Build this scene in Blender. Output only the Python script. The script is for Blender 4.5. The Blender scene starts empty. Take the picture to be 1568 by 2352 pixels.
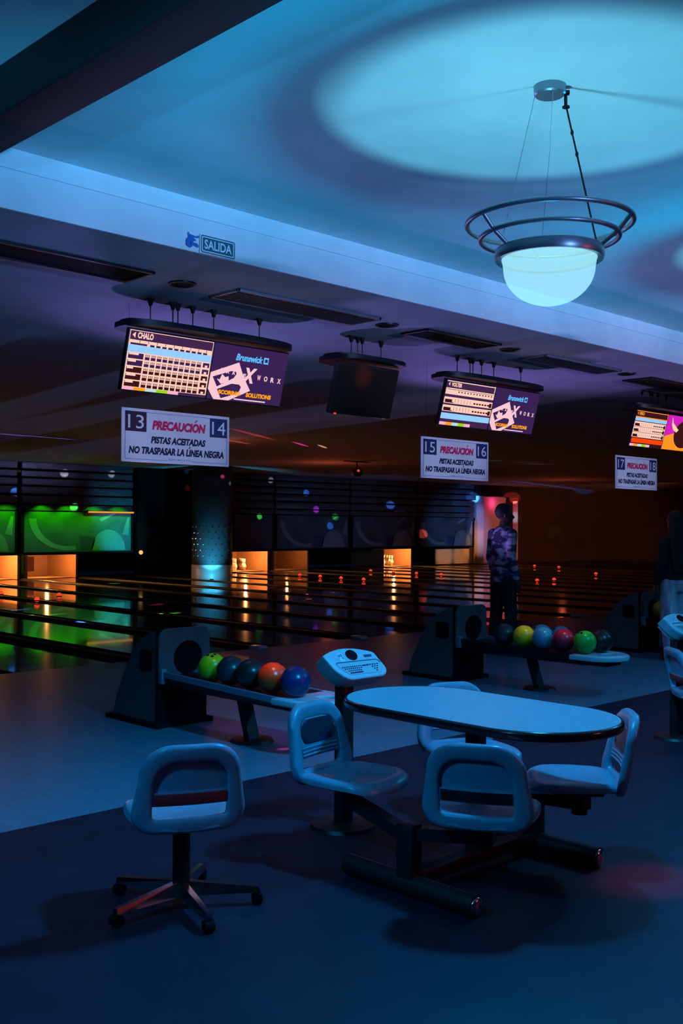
import bpy, bmesh, math, random
from mathutils import Vector, Matrix
random.seed(7)
PI = math.pi
scene = bpy.context.scene
COL = scene.collection

# ------------------------------------------------------------------ camera
FPX = 2390.0
def _ray(x, y):
    return Vector(((x-784)/FPX, (y-1176)/FPX, 1.0))
_X = _ray(3232, 1222).normalized()
_Y = _ray(-1550, 1191); _Y = (_Y - _X*_X.dot(_Y)).normalized()
_Z = _X.cross(_Y)
if _Z.y > 0: _Z = -_Z
EYE = Vector((0, 0, 1.6))
RIGHT = Vector((_X.x, _Y.x, _Z.x)); DOWN = Vector((_X.y, _Y.y, _Z.y)); FWD = Vector((_X.z, _Y.z, _Z.z))
cam_data = bpy.data.cameras.new('camera')
cam = bpy.data.objects.new('camera', cam_data); COL.objects.link(cam)
cm = Matrix.Identity(4)
for i in range(3):
    cm[i][0] = RIGHT[i]; cm[i][1] = -DOWN[i]; cm[i][2] = -FWD[i]; cm[i][3] = EYE[i]
cam.matrix_world = cm
cam_data.sensor_fit = 'VERTICAL'; cam_data.sensor_height = 36.0; cam_data.sensor_width = 24.0
cam_data.lens = FPX/2352*36.0
cam_data.clip_start = 0.05; cam_data.clip_end = 200
scene.camera = cam

# ------------------------------------------------------------------ world, view
scene.view_settings.view_transform = 'Standard'
scene.view_settings.look = 'None'
scene.view_settings.exposure = 0.0
scene.view_settings.gamma = 1.0
scene.view_settings.use_curve_mapping = False
world = bpy.data.worlds.new('world'); scene.world = world
world.use_nodes = True
world.node_tree.nodes['Background'].inputs[0].default_value = (0.03, 0.12, 0.30, 1)
world.node_tree.nodes['Background'].inputs[1].default_value = 0.02

# ------------------------------------------------------------------ lights of the room and added washes (the pendants carry their own)
def aim(o, target):
    d = Vector(target) - o.location
    o.rotation_euler = d.to_track_quat('-Z', 'Y').to_euler()
def point(loc, col, watts, radius=0.05):
    l = bpy.data.lights.new('lamp_light', 'POINT'); l.color = col; l.energy = watts; l.shadow_soft_size = radius
    o = bpy.data.objects.new('lamp_light', l); o.location = loc; COL.objects.link(o); return o
def spot(loc, target, col, watts, deg, blend=0.3, radius=0.03):
    l = bpy.data.lights.new('spot_light', 'SPOT'); l.color = col; l.energy = watts
    l.spot_size = math.radians(deg); l.spot_blend = blend; l.shadow_soft_size = radius
    o = bpy.data.objects.new('spot_light', l); o.location = loc; COL.objects.link(o); aim(o, target); return o

def even(l):
    """lamp whose brightness does not drop with distance (constant falloff, unlike a real bulb)"""
    l.data.use_nodes = True; n = l.data.node_tree; em = n.nodes['Emission']
    fo = n.nodes.new('ShaderNodeLightFalloff'); fo.inputs['Strength'].default_value = 1.0
    n.links.new(fo.outputs['Constant'], em.inputs['Strength'])
ZC, ZL, YS = 3.68, 3.34, 5.40        # high ceiling, low ceiling, soffit face
YF = 27.3                            # face of the masking units
# violet wash added on the soffit by unseen spots behind the camera
for k_, sx_ in enumerate((2.2, 3.9, 5.7, 7.5, 9.3, 11.2)):
    even(spot((sx_-1.5, -5.0, 2.2), (sx_, 5.4, 3.40), (.14+.06*k_, .43, 1.0), 22, 13.5, 1.0, .1))
for sx_ in (5.1, 8.76, 12.55): spot((sx_-3.2, -3.5, 2.4), (sx_, 7.2, 2.32), (.46, .52, 1.0), 2300, 7.5, .7, .1)  # added spots that brighten the hanging signs, no fixtures
# violet glow added on the low ceiling above the approaches, no fixtures
spot((5.6, 8.6, 1.2), (5.8, 6.0, 3.34), (0.30, 0.24, 0.90), 150, 110, 0.9, 0.1)
spot((9.6, 8.6, 1.2), (9.8, 6.0, 3.34), (0.34, 0.22, 0.90), 160, 110, 0.9, 0.1)
# red lamp of the hall behind the camera
spot((7.0, -3.0, 2.4), (3.6, 3.0, 1.1), (1.0, .10, .12), 85, 46, .8, .06)
# dim red fill added over the lanes and on the right wall
point((20, 21, 2.4), (1.0, 0.16, 0.05), 16, 0.2)
even(spot((37, 19, 2.9), (41, 27.3, 1.5), (1.0, 0.26, 0.10), 13, 75, 0.9, 0.05))
point((33, 22, 2.2), (1.0, 0.14, 0.05), 12, 0.1)
point((13, 17, 2.6), (1.0, 0.22, 0.10), 7, 0.2)

# ------------------------------------------------------------------ materials
def principled(name, col, rough=0.5, metal=0.0, spec=0.5, coat=0.0):
    m = bpy.data.materials.new(name); m.use_nodes = True
    b = m.node_tree.nodes['Principled BSDF']
    b.inputs['Base Color'].default_value = (*col, 1); b.inputs['Roughness'].default_value = rough
    b.inputs['Metallic'].default_value = metal; b.inputs['Specular IOR Level'].default_value = spec
    b.inputs['Coat Weight'].default_value = coat
    return m
def noisy(name, c1, c2, scale, rough=0.5, lo=0.35, hi=0.65, stretch=(1, 1, 1), bump=0.0, spec=0.5, coat=0.0, detail=4):
    m = principled(name, c1, rough, 0, spec, coat); nt = m.node_tree; b = nt.nodes['Principled BSDF']
    tc = nt.nodes.new('ShaderNodeTexCoord'); mp = nt.nodes.new('ShaderNodeMapping'); mp.inputs['Scale'].default_value = stretch
    n = nt.nodes.new('ShaderNodeTexNoise'); n.inputs['Scale'].default_value = scale; n.inputs['Detail'].default_value = detail
    r = nt.nodes.new('ShaderNodeValToRGB'); r.color_ramp.elements[0].position = lo; r.color_ramp.elements[1].position = hi
    r.color_ramp.elements[0].color = (*c1, 1); r.color_ramp.elements[1].color = (*c2, 1)
    L = nt.links.new
    L(tc.outputs['Object'], mp.inputs['Vector']); L(mp.outputs['Vector'], n.inputs['Vector']); L(n.outputs['Fac'], r.inputs['Fac'])
    L(r.outputs['Color'], b.inputs['Base Color'])
    if bump:
        bp = nt.nodes.new('ShaderNodeBump'); bp.inputs['Strength'].default_value = bump; bp.inputs['Distance'].default_value = 0.01
        L(n.outputs['Fac'], bp.inputs['Height']); L(bp.outputs['Normal'], b.inputs['Normal'])
    return m
def emit(name, col, strength=1.0):
    m = bpy.data.materials.new(name); m.use_nodes = True; nt = m.node_tree
    nt.nodes.remove(nt.nodes['Principled BSDF'])
    e = nt.nodes.new('ShaderNodeEmission'); e.inputs[0].default_value = (*col, 1); e.inputs[1].default_value = strength
    nt.links.new(e.outputs[0], nt.nodes['Material Output'].inputs['Surface']); return m
def srgb(r, g, b):
    f = lambda c: c/12.92 if c <= 0.04045 else ((c+0.055)/1.055)**2.4
    return (f(r/255), f(g/255), f(b/255))

M = {}
M['ceiling'] = noisy('ceiling_paint', (0.70, 0.72, 0.74), (0.76, 0.78, 0.80), 3, 0.9, bump=0.02)
M['lowceil'] = noisy('low_ceiling_paint', (0.42, 0.42, 0.46), (0.50, 0.50, 0.54), 2, 0.85)
M['soffit'] = noisy('soffit_paint', (0.72, 0.72, 0.74), (0.78, 0.78, 0.80), 4, 0.85)
M['beam'] = noisy('dark_beam', (0.006, 0.003, 0.003), (0.014, 0.007, 0.008), 6, 0.75, stretch=(1, .2, 1))
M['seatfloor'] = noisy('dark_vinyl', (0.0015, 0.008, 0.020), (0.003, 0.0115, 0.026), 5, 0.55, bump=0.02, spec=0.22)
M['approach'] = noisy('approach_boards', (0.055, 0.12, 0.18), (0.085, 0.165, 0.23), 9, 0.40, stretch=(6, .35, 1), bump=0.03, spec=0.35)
M['lane'] = noisy('lane_boards', (0.035, 0.020, 0.014), (0.06, 0.034, 0.022), 8, 0.10, stretch=(12, .3, 1), coat=0.6)
M['gutter'] = principled('gutter_black', (0.006, 0.006, 0.008), 0.45)
M['black'] = principled('matt_black', (0.004, 0.004, 0.006), 0.8, 0, .12)
M['darkwall'] = noisy('dark_wall_paint', (0.022, 0.014, 0.012), (0.035, 0.022, 0.018), 2, 0.8)
M['pinkwall'] = principled('pale_wall_paint', (0.6, 0.5, 0.5), 0.8)
M['white'] = principled('white_plastic', (0.78, 0.80, 0.82), 0.35)
M['shell'] = noisy('chair_shell', (0.13, 0.26, 0.37), (0.155, 0.29, 0.41), 30, 0.32, bump=0.01)
M['shellback'] = principled('chair_pad', (0.025, 0.03, 0.055), 0.3)
M['redbar'] = principled('maroon_bar', (0.42, 0.03, 0.035), 0.4)
M['darkbar'] = principled('black_bar', (0.012, 0.012, 0.016), 0.4)
M['metal_dark'] = principled('black_steel', (0.012, 0.013, 0.016), 0.45, 0.3)
M['chrome'] = principled('chrome', (0.55, 0.56, 0.58), 0.18, 1.0)
M['lampmetal'] = principled('brushed_lamp_metal', (0.30, 0.33, 0.40), 0.34, .65)
M['tabletop'] = noisy('table_laminate', (0.17, 0.40, 0.50), (0.20, 0.45, 0.55), 40, 0.35)
M['tableedge'] = principled('table_edge_band', (0.035, 0.012, 0.016), 0.18)
M['hood'] = noisy('hood_plastic', (0.07, 0.09, 0.10), (0.09, 0.115, 0.125), 6, 0.5)
M['hoodfront'] = noisy('hood_front_plastic', (0.08, 0.075, 0.095), (0.10, 0.095, 0.115), 6, 0.5)
M['rail'] = principled('rail_plastic', (0.15, 0.20, 0.28), 0.4)
M['tray'] = principled('pale_tray_plastic', (0.42, 0.52, 0.60), 0.25)
M['console'] = noisy('console_plastic', (0.40, 0.52, 0.60), (0.45, 0.57, 0.65), 20, 0.4)
M['key'] = principled('navy_keys', (0.03, 0.05, 0.14), 0.5)
M['keypanel'] = principled('key_panel', (0.42, 0.52, 0.58), 0.4)
M['sign'] = principled('sign_board', (0.78, 0.78, 0.82), 0.5)
M['navy'] = principled('navy_print', (0.02, 0.03, 0.12), 0.5)
M['maroon'] = principled('dark_maroon_print', (0.05, 0.015, 0.045), 0.5)
M['inkred'] = principled('red_print', (0.75, 0.02, 0.12), 0.5)
M['ink'] = principled('dark_print', (0.012, 0.015, 0.05), 0.5)
M['inkblue'] = principled('blue_line_print', (0.10, 0.16, 0.45), 0.5)
M['exitgreen'] = principled('exit_green_print', (0.01, 0.12, 0.14), 0.5)
M['stickerblue'] = principled('blue_sticker_print', (0.02, 0.13, 0.45), 0.5)
M['screen_off'] = principled('unlit_screen', (0.035, 0.022, 0.016), 0.22, 0, 0.5)
M['skin'] = principled('brown_skin', (0.11, 0.05, 0.035), 0.5)
M['hair'] = principled('black_hair', (0.006, 0.006, 0.007), 0.7)
M['trousers'] = principled('black_trousers', (0.010, 0.011, 0.014), 0.8)
M['jeans'] = noisy('pale_washed_denim', (0.30, 0.36, 0.50), (0.62, 0.66, 0.78), 7, 0.8, 0.4, 0.62, stretch=(2, 2, .5))
M['blacktop'] = principled('black_top', (0.008, 0.008, 0.010), 0.8)
M['camo'] = noisy('camouflage_print', (0.035, 0.04, 0.11), (0.58, 0.54, 0.70), 7.5, 0.8, 0.50, 0.62, stretch=(1, 1, 1.9), detail=2)
M['shoe'] = principled('dark_shoe', (0.02, 0.02, 0.025), 0.6)
M['eye'] = principled('eye_white', (0.5, 0.5, 0.5), 0.3)
M['pin'] = principled('pin_plastic', (0.80, 0.78, 0.74), 0.25)
M['pinred'] = principled('pin_neck_stripe', (0.5, 0.03, 0.03), 0.3)
M['plate'] = principled('peach_side_plate', (0.50, 0.30, 0.16), 0.6)
M['curtain'] = principled('pit_curtain', (0.10, 0.03, 0.02), 0.8)
M['led'] = emit('red_led', (1.0, 0.06, 0.02), 1.0)
M['bulb_warm'] = emit('small_warm_bulb', (1.0, 0.50, 0.15), 1.2)
M['orange_strip'] = emit('orange_tube_light', (1.0, 0.35, 0.03), 1.0)
M['peach'] = principled('peach_board', (0.85, 0.55, 0.28), 0.7)

# ------------------------------------------------------------------ mesh builder
class MB:
    def __init__(s): s.v = []; s.f = []; s.m = []; s.sm = []
    def add(s, verts, faces, mi=0, mat=None, smooth=True):
        o = len(s.v)
        for p in verts:
            p = Vector(p)
            if mat is not None: p = mat @ p
            s.v.append(tuple(p))
        for f in faces:
            s.f.append([i+o for i in f]); s.m.append(mi); s.sm.append(smooth)
        return s
    def bm(s, bm, mi=0, mat=None, smooth=True):
        bm.verts.ensure_lookup_table()
        for i, v in enumerate(bm.verts): v.index = i
        s.add([v.co.copy() for v in bm.verts], [[v.index for v in f.verts] for f in bm.faces], mi, mat, smooth); bm.free(); return s
    def box(s, c, d, mi=0, bevel=0.0, mat=None, seg=2):
        bm = bmesh.new(); bmesh.ops.create_cube(bm, size=1)
        for v in bm.verts: v.co = Vector((v.co.x*d[0], v.co.y*d[1], v.co.z*d[2]))
        if bevel: bmesh.ops.bevel(bm, geom=list(bm.edges), offset=bevel, segments=seg, profile=0.5, affect='EDGES')
        for v in bm.verts: v.co += Vector(c)
        return s.bm(bm, mi, mat, smooth=bool(bevel))
    def tube(s, pts, r, seg=12, mi=0, closed=False, caps=True, mat=None):
        pts = [Vector(p) for p in pts]; n = len(pts)
        rs = r if isinstance(r, (list, tuple)) else [r]*n
        verts = []; faces = []; prev = None
        for i, p in enumerate(pts):
            if closed: t = (pts[(i+1) % n]-pts[i-1]).normalized()
            else: t = (pts[min(i+1, n-1)]-pts[max(i-1, 0)]).normalized()
            if prev is None:
                a = Vector((0, 0, 1)) if abs(t.z) < 0.9 else Vector((1, 0, 0)); u = t.cross(a).normalized()
            else: u = (prev - t*prev.dot(t)).normalized()
            prev = u; w = t.cross(u)
            for k in range(seg):
                an = 2*PI*k/seg; verts.append(p+(u*math.cos(an)+w*math.sin(an))*rs[i])
        rng = n if closed else n-1
        for i in range(rng):
            j = (i+1) % n
            for k in range(seg): faces.append([i*seg+k, i*seg+(k+1) % seg, j*seg+(k+1) % seg, j*seg+k])
        if caps and not closed:
            faces.append(list(range(seg))[::-1]); faces.append([(n-1)*seg+k for k in range(seg)])
        return s.add(verts, faces, mi, mat)
    def lathe(s, prof, c=(0, 0, 0), seg=32, mi=0, mat=None, ex=(1, 1)):
        verts = []; faces = []; n = len(prof)
        for r, z in prof:
            for k in range(seg):
                a = 2*PI*k/seg; verts.append((c[0]+r*ex[0]*math.cos(a), c[1]+r*ex[1]*math.sin(a), c[2]+z))
        for i in range(n-1):
            for k in range(seg): faces.append([i*seg+k, i*seg+(k+1) % seg, (i+1)*seg+(k+1) % seg, (i+1)*seg+k])
        return s.add(verts, faces, mi, mat)
    def ball(s, c, r, mi=0, seg=24, mat=None):
        if not isinstance(r, (list, tuple)): r = (r, r, r)
        bm = bmesh.new(); bmesh.ops.create_uvsphere(bm, u_segments=seg, v_segments=seg//2, radius=1)
        for v in bm.verts: v.co = Vector((v.co.x*r[0]+c[0], v.co.y*r[1]+c[1], v.co.z*r[2]+c[2]))
        return s.bm(bm, mi, mat)
    def prism(s, poly, a, b, axis='z', mi=0, mat=None):
        """closed polygon (2D) pulled from a to b along axis"""
        n = len(poly)
        def mk(p, h):
            return {'z': (p[0], p[1], h), 'y': (p[0], h, p[1]), 'x': (h, p[0], p[1])}[axis]
        verts = [mk(p, a) for p in poly]+[mk(p, b) for p in poly]
        faces = [list(range(n))[::-1], list(range(n, 2*n))]+[[i, (i+1) % n, n+(i+1) % n, n+i] for i in range(n)]
        return s.add(verts, faces, mi, mat, smooth=False)
    def cap(s, p, q, r1, r2, seg=16):
        """tapered limb with round ends"""
        s.tube([p, q], [r1, r2], seg); s.ball(p, r1, seg=seg); s.ball(q, r2, seg=seg); return s
    def mesh(s, name, mats, angle=40):
        me = bpy.data.meshes.new(name); me.from_pydata(s.v, [], s.f)
        for m in mats: me.materials.append(m)
        for p, mi, sm in zip(me.polygons, s.m, s.sm): p.material_index = mi; p.use_smooth = sm
        b = bmesh.new(); b.from_mesh(me); bmesh.ops.recalc_face_normals(b, faces=list(b.faces)); b.to_mesh(me); b.free()
        me.set_sharp_from_angle(angle=math.radians(angle)); me.update(); return me
    def build(s, name, mats, parent=None, angle=40):
        if not isinstance(mats, (list, tuple)): mats = [mats]
        o = bpy.data.objects.new(name, s.mesh(name, mats, angle)); COL.objects.link(o)
        if parent: o.parent = parent
        return o
    def fuse(s, name, mat, parent=None, voxel=0.008, smooth=4):
        """weld overlapping pieces into one continuous skin"""
        tmp = bpy.data.objects.new('tmp', s.mesh('tmp', [])); COL.objects.link(tmp)
        r = tmp.modifiers.new('r', 'REMESH'); r.mode = 'VOXEL'; r.voxel_size = voxel; r.use_smooth_shade = True
        sm = tmp.modifiers.new('s', 'SMOOTH'); sm.factor = 0.5; sm.iterations = smooth
        dg = bpy.context.evaluated_depsgraph_get(); dg.update()
        me = bpy.data.meshes.new_from_object(tmp.evaluated_get(dg)); me.name = name
        bpy.data.objects.remove(tmp)
        me.materials.clear(); me.materials.append(mat)
        for p in me.polygons: p.use_smooth = True; p.material_index = 0
        o = bpy.data.objects.new(name, me); COL.objects.link(o)
        if parent: o.parent = parent
        return o

def curve_plate(outer, holes, half, bevel, mat=None):
    """flat plate with holes and rounded rims, as (verts, faces) in the XY plane"""
    cu = bpy.data.curves.new('tmp', 'CURVE'); cu.dimensions = '2D'; cu.fill_mode = 'BOTH'
    cu.extrude = half; cu.bevel_depth = bevel; cu.bevel_resolution = 3
    for loop in [outer]+holes:
        sp = cu.splines.new('POLY'); sp.points.add(len(loop)-1); sp.use_cyclic_u = True
        for p, q in zip(sp.points, loop): p.co = (q[0], q[1], 0, 1)
    o = bpy.data.objects.new('tmp', cu); COL.objects.link(o)
    dg = bpy.context.evaluated_depsgraph_get(); dg.update()
    me = bpy.data.meshes.new_from_object(o.evaluated_get(dg))
    v = [x.co.copy() for x in me.vertices]; f = [list(p.vertices) for p in me.polygons]
    bpy.data.objects.remove(o); bpy.data.curves.remove(cu); bpy.data.meshes.remove(me)
    return v, f

def letters(body, x0, x1, y0, y1, shear=0.0, bold=0.0):
    """text fitted into a rectangle of the XY plane: (verts, faces)"""
    cu = bpy.data.curves.new('tmp', 'FONT'); cu.body = body; cu.size = 1; cu.shear = shear; cu.offset = bold; cu.fill_mode = 'FRONT'; cu.resolution_u = 3
    o = bpy.data.objects.new('tmp', cu); COL.objects.link(o)
    dg = bpy.context.evaluated_depsgraph_get(); dg.update()
    me = bpy.data.meshes.new_from_object(o.evaluated_get(dg))
    v = [x.co.copy() for x in me.vertices]; f = [list(p.vertices) for p in me.polygons]
    bpy.data.objects.remove(o); bpy.data.curves.remove(cu); bpy.data.meshes.remove(me)
    ax, bx = min(p.x for p in v), max(p.x for p in v); ay, by = min(p.y for p in v), max(p.y for p in v)
    for p in v:
        p.x = x0+(p.x-ax)/(bx-ax)*(x1-x0); p.y = y0+(p.y-ay)/(by-ay)*(y1-y0)
    return v, f
def rounded(w, h, r, n=8, cx=0, cy=0):
    out = []
    for sx, sy, a0 in ((1, 1, 0), (-1, 1, 90), (-1, -1, 180), (1, -1, 270)):
        for k in range(n+1):
            a = math.radians(a0+90*k/n); out.append((cx+sx*(w/2-r)+r*math.cos(a), cy+sy*(h/2-r)+r*math.sin(a)))
    return out

def tag(o, label=None, cat=None, group=None, kind=None):
    if label: o['label'] = label
    if cat: o['category'] = cat
    if group: o['group'] = group
    if kind: o['kind'] = kind
    return o
def thing(name, label, cat, loc=(0, 0, 0), rz=0.0, group=None):
    o = bpy.data.objects.new(name, None); o.empty_display_size = 0.1; COL.objects.link(o)
    o.location = loc; o.rotation_euler = (0, 0, rz); return tag(o, label, cat, group)
def copy_tree(o, parent=None):
    c = o.copy(); COL.objects.link(c); c.parent = parent
    for ch in list(o.children): copy_tree(ch, c)
    return c
def struct(mb, name, mats, angle=40): return tag(mb.build(name, mats, None, angle), kind='structure')

# ------------------------------------------------------------------ the setting
XL, XR, YB, YE = -7.0, 44.0, -6.0, 30.5
YA, YFOUL = 5.08, 10.4
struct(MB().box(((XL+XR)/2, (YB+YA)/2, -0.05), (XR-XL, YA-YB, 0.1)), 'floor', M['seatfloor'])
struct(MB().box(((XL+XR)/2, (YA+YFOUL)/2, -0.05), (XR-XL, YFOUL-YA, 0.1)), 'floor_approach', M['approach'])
LX = [4.95+1.85*k for k in range(-6, 17)]            # middles of the dividers between lanes
b = MB()
for k in range(len(LX)-1):
    xc = LX[k]+0.925
    b.box((xc, (YFOUL+28.6)/2, -0.05), (1.17, 28.6-YFOUL, 0.1), 0)
struct(b, 'floor_lanes', M['lane'])
b = MB()
for x in LX:
    n = 6
    for sx in (-1, 1):
        pts = []
        for k in range(n+1):
            a = PI*k/n; pts.append((x+sx*0.20+0.14*math.cos(a), -0.075*math.sin(a)))
        v = [(p[0], YFOUL, p[1]) for p in pts]+[(p[0], 28.6, p[1]) for p in pts]
        b.add(v, [[i, i+1, n+2+i, n+1+i] for i in range(n)])
    b.box((x, (YFOUL+28.6)/2, 0.0), (0.13, 28.6-YFOUL, 0.05), 0, 0.012)
struct(b, 'floor_gutters', M['gutter'])
b = MB()
b.box(((XL+XR)/2, (YFOUL+YE)/2, -0.15), (XR-XL, YE-YFOUL, 0.1))
b.box(((XL+LX[0])/2-.1, (YFOUL+YE)/2, -0.05), (LX[0]-XL-.3, YE-YFOUL, 0.1))
b.box(((XR+LX[-1])/2+.15, (YFOUL+YE)/2, -0.05), (XR-LX[-1]-.3, YE-YFOUL, 0.1))
struct(b, 'floor_lane_bed', M['gutter'])
for x in [LX[k] for k in range(6, 15)]:
    b = MB().box((x, YFOUL-0.02, 0.012), (0.16, 0.22, 0.05), 0, 0.02)
    if x in (LX[8], LX[9]): pass
    struct(b, 'trim_%d' % round(x), M['tray'] if abs(x-8.65) < .1 or abs(x-10.5) < .1 or abs(x-16.05) < .1 else M['gutter'])

struct(MB().box(((XL+XR)/2, (YB+YS)/2, ZC+0.05), (XR-XL, YS-YB, 0.1)), 'ceiling', M['ceiling'])
struct(MB().box(((XL+XR)/2, (YS+YE)/2, ZL+0.25), (XR-XL, YE-YS-0.04, 0.5)), 'ceiling_low', M['lowceil'])
b = MB().box(((XL+XR)/2, YS+0.012, (ZC+ZL)/2-.001), (XR-XL, 0.024, ZC-ZL+.002))
b.box(((XL+XR)/2, YS-0.004, ZL+0.225), (XR-XL, 0.012, 0.008))
struct(b, 'trim_1', M['soffit'])
b = MB().box((2.28, (YB+YS)/2, 3.565), (0.24, YS-YB, 0.23), 0, 0.012)
struct(b, 'trim_2', M['beam'])
struct(MB().box(((XL+XR)/2, YB-0.05, 1.85), (XR-XL, 0.1, 3.7)), 'wall_back', M['darkwall'])
struct(MB().box((XL-0.05, (YB+YE)/2, 1.85), (0.1, YE-YB, 3.7)), 'wall_left', M['darkwall'])
struct(MB().box((XR+0.05, (YB+YE)/2, 1.85), (0.1, YE-YB, 3.7)), 'wall_right', M['darkwall'])
struct(MB().box(((XL+XR)/2, YE+0.05, 1.7), (XR-XL, 0.1, 3.4)), 'wall_far', M['black'])
# black partition of the gap between the two banks, dark wall and pale doorway at the right end
struct(MB().box((19.75, YF+0.1, ZL/2), (3.7, 0.2, ZL)), 'wall_partition', M['black'])
struct(MB().box((40.75, YF+0.3, ZL/2), (6.5, 0.6, ZL)), 'wall_front_right', M['darkwall'])
b = MB().box((36.25, YF+0.72, ZL/2), (2.6, 0.1, ZL))
struct(b, 'wall_recess', M['pinkwall'])
b = MB().box((36.0, YF+0.3, 3.10), (2.9, 0.6, 0.46))
struct(b, 'trim_3', M['darkwall'])
b = MB().box((34.87, YF+0.15, 1.45), (0.42, 0.3, 2.9), 0, 0.02); b.box((34.62, YF+0.10, 1.30), (0.10, 0.2, 2.6), 0, 0.01)
struct(b, 'door_1', M['white'])
struct(MB().box((37.47, YF+0.13, 1.40), (0.06, 0.24, 2.6), 0, 0.01), 'door_2', M['white'])

# ------------------------------------------------------------------ masking units over the pins
M['mural'] = noisy('mural_print', (0.07, 0.10, 0.13), (0.13, 0.17, 0.20), 1.3, .6)
M['mural_pale'] = noisy('mural_pale_print', (0.26, 0.29, 0.31), (0.34, 0.37, 0.39), 2, .6)
M['mural_blue'] = principled('mural_blue_print', (0.05, 0.07, 0.20), .6)
M['louver'] = noisy('louver_paint', (0.07, 0.08, 0.10), (0.11, 0.12, 0.14), 5, 0.45)
units = [(10.3, 13.92, 'dark masking unit with green lit mural cut by the left picture edge'),
         (14.06, 17.72, 'masking unit with brightest green and cyan lit mural, left of the column'),
         (21.62, 23.42, 'narrow dark masking unit directly right of the studded column'),
         (23.48, 27.08, 'dark mural masking unit second to the right of the studded column'),
         (27.18, 30.78, 'dark mural masking unit above the small lit pin deck at right'),
         (30.88, 34.45, 'bluish mural masking unit beside the white door frame')]
for x0, x1, lab in units:
    w = x1-x0; cx = (x0+x1)/2
    t = thing('masking_unit', lab, 'masking unit', (cx, YF, 0.74), 0, 'masking units above the pins')
    MB().box((0, 0.04, 0.61), (w-.10, 0.05, 1.16)).build('mural_panel', M['mural'], t)
    b = MB()
    for k, (z, h, d) in enumerate([(1.30, .18, .05), (1.53, .24, .08), (1.80, .22, .05), (2.04, .20, .09), (2.27, .18, .05), (2.50, .20, .08)]):
        b.box((0, 0.10-d/2, z), (w, d+.04, h-.015), 0, 0.02)
    b.build('louver_header', M['louver'], t)
    for sx in (-1, 1):
        MB().box((sx*(w/2-.03), 0.03, 0.60), (0.06, 0.10, 1.20)).build('side_post', M['black'], t)
    MB().box((0, 0.02, 0.0), (w, 0.12, 0.06)).build('bottom_rail', M['black'], t)
    # flat printed shapes of the mural
    if w > 2.5:
        mb = MB()
        def pr(poly, y, mi): mb.prism(poly, y-.002, y, 'y', mi)
        cxm = w*.27; pr([(cxm+.58*math.cos(a), .06+.62*math.sin(a)) for a in [PI*k/24 for k in range(25)]], .013, 1)
        arc = [(-w*.10+1.25*math.cos(a), 1.05+.98*math.sin(a)) for a in [PI*(1.02+.55*k/20) for k in range(21)]]+[(-w*.10+1.02*math.cos(a), 1.05+.86*math.sin(a)) for a in [PI*(1.57-.55*k/20) for k in range(21)]]
        pr([(x, max(.06, min(1.17, z))) for x, z in arc], .013, 1)
        pr([(w*.02, .08), (w*.12, .08), (w*.15, .46), (w*.0, .50)], .013, 2)
        pr([(w*.18, 1.0), (w*.30, 1.16), (w*.34, 1.16), (w*.20, .92)], .013, 1)
        pr([(w*.40, .55), (w*.45, 1.05), (w*.47, 1.05), (w*.46, .50)], .013, 1)
        mb.build('mural_shapes', [M['mural'], M['mural_pale'], M['mural_blue']], t)
# ------------------------------------------------------------------ pin decks and pins
def pin_profile():
    p = [(0.0, 0), (.026, 0), (.029, .01), (.036, .05), (.050, .09), (.0605, .115), (.0600, .13), (.052, .17), (.038, .21), (.026, .24),
         (.0235, .255), (.025, .28), (.031, .32), (.0323, .345), (.029, .365), (.018, .378), (0.0, .381)]
    return [(r*1.08, z*1.08) for r, z in p]
def make_pin(label, group, loc):
    b = MB().lathe(pin_profile(), seg=20)
    o = b.build('bowling_pin', M['pin']); o.location = loc; tag(o, label, 'bowling pin', group)
    c = MB().lathe([(.0275, .262), (.0268, .272), (.0278, .284)], seg=20).build('neck_stripe', M['pinred'], o)
    return o
proto_pin = None
decks = [(13.27, 'lit pin deck full of pins at the left picture edge', 'white bowling pin standing in the leftmost lit pin deck', 95, True),
         (15.12, 'lit empty pin deck beneath the green and cyan mural', None, 42, False),
         (22.52, 'brightly lit pin deck just right of the studded column', 'white bowling pin in the lit deck just right of the studded column', 60, True),
         (24.38, 'half lit pin deck second to the right of the studded column', None, 9, False),
         (29.92, 'lit pin deck beneath the second last mural at right', 'white bowling pin in the small lit deck below the second last mural', 62, True)]
for xc, lab, plab, watts, full in decks:
    t = thing('pin_deck', lab, 'pin deck', (xc, YF+0.2, 0), 0, 'lit pin decks at the lane ends')
    for sx in (-1, 1): MB().box((sx*0.80, 0.85, 0.34), (0.06, 1.7, 0.68)).build('side_plate', M['plate'], t)
    MB().box((0, 1.72, 0.34), (1.66, 0.05, 0.68)).build('pit_curtain', M['plate'], t)
    MB().box((-0.08, 1.68, 0.36), (0.78, 0.04, 0.44)).build('pit_cushion', M['curtain'], t)
    MB().box((0, 0.8, 0.70), (1.66, 1.8, 0.03)).build('deck_hood', M['black'], t)
    MB().box((0, 0.7, 0.005), (1.30, 1.3, 0.02)).build('deck_floor', M['plate'], t)
    l = point((xc-.1, YF+0.30, 0.62), (1.0, 0.36, 0.10), watts*1.45, 0.03)
    if full:
        for r in range(4):
            for c in range(r+1):
                loc = (xc+(c-r/2)*.33, YF+0.5+r*.285, 0.016)
                if proto_pin is None: proto_pin = make_pin(plab, plab, loc)
                else:
                    p = copy_tree(proto_pin); p.location = loc; tag(p, plab, 'bowling pin', 'ten pins: '+plab[13:])
proto_pin["group"] = "ten pins: "+decks[0][2][13:]
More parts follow.
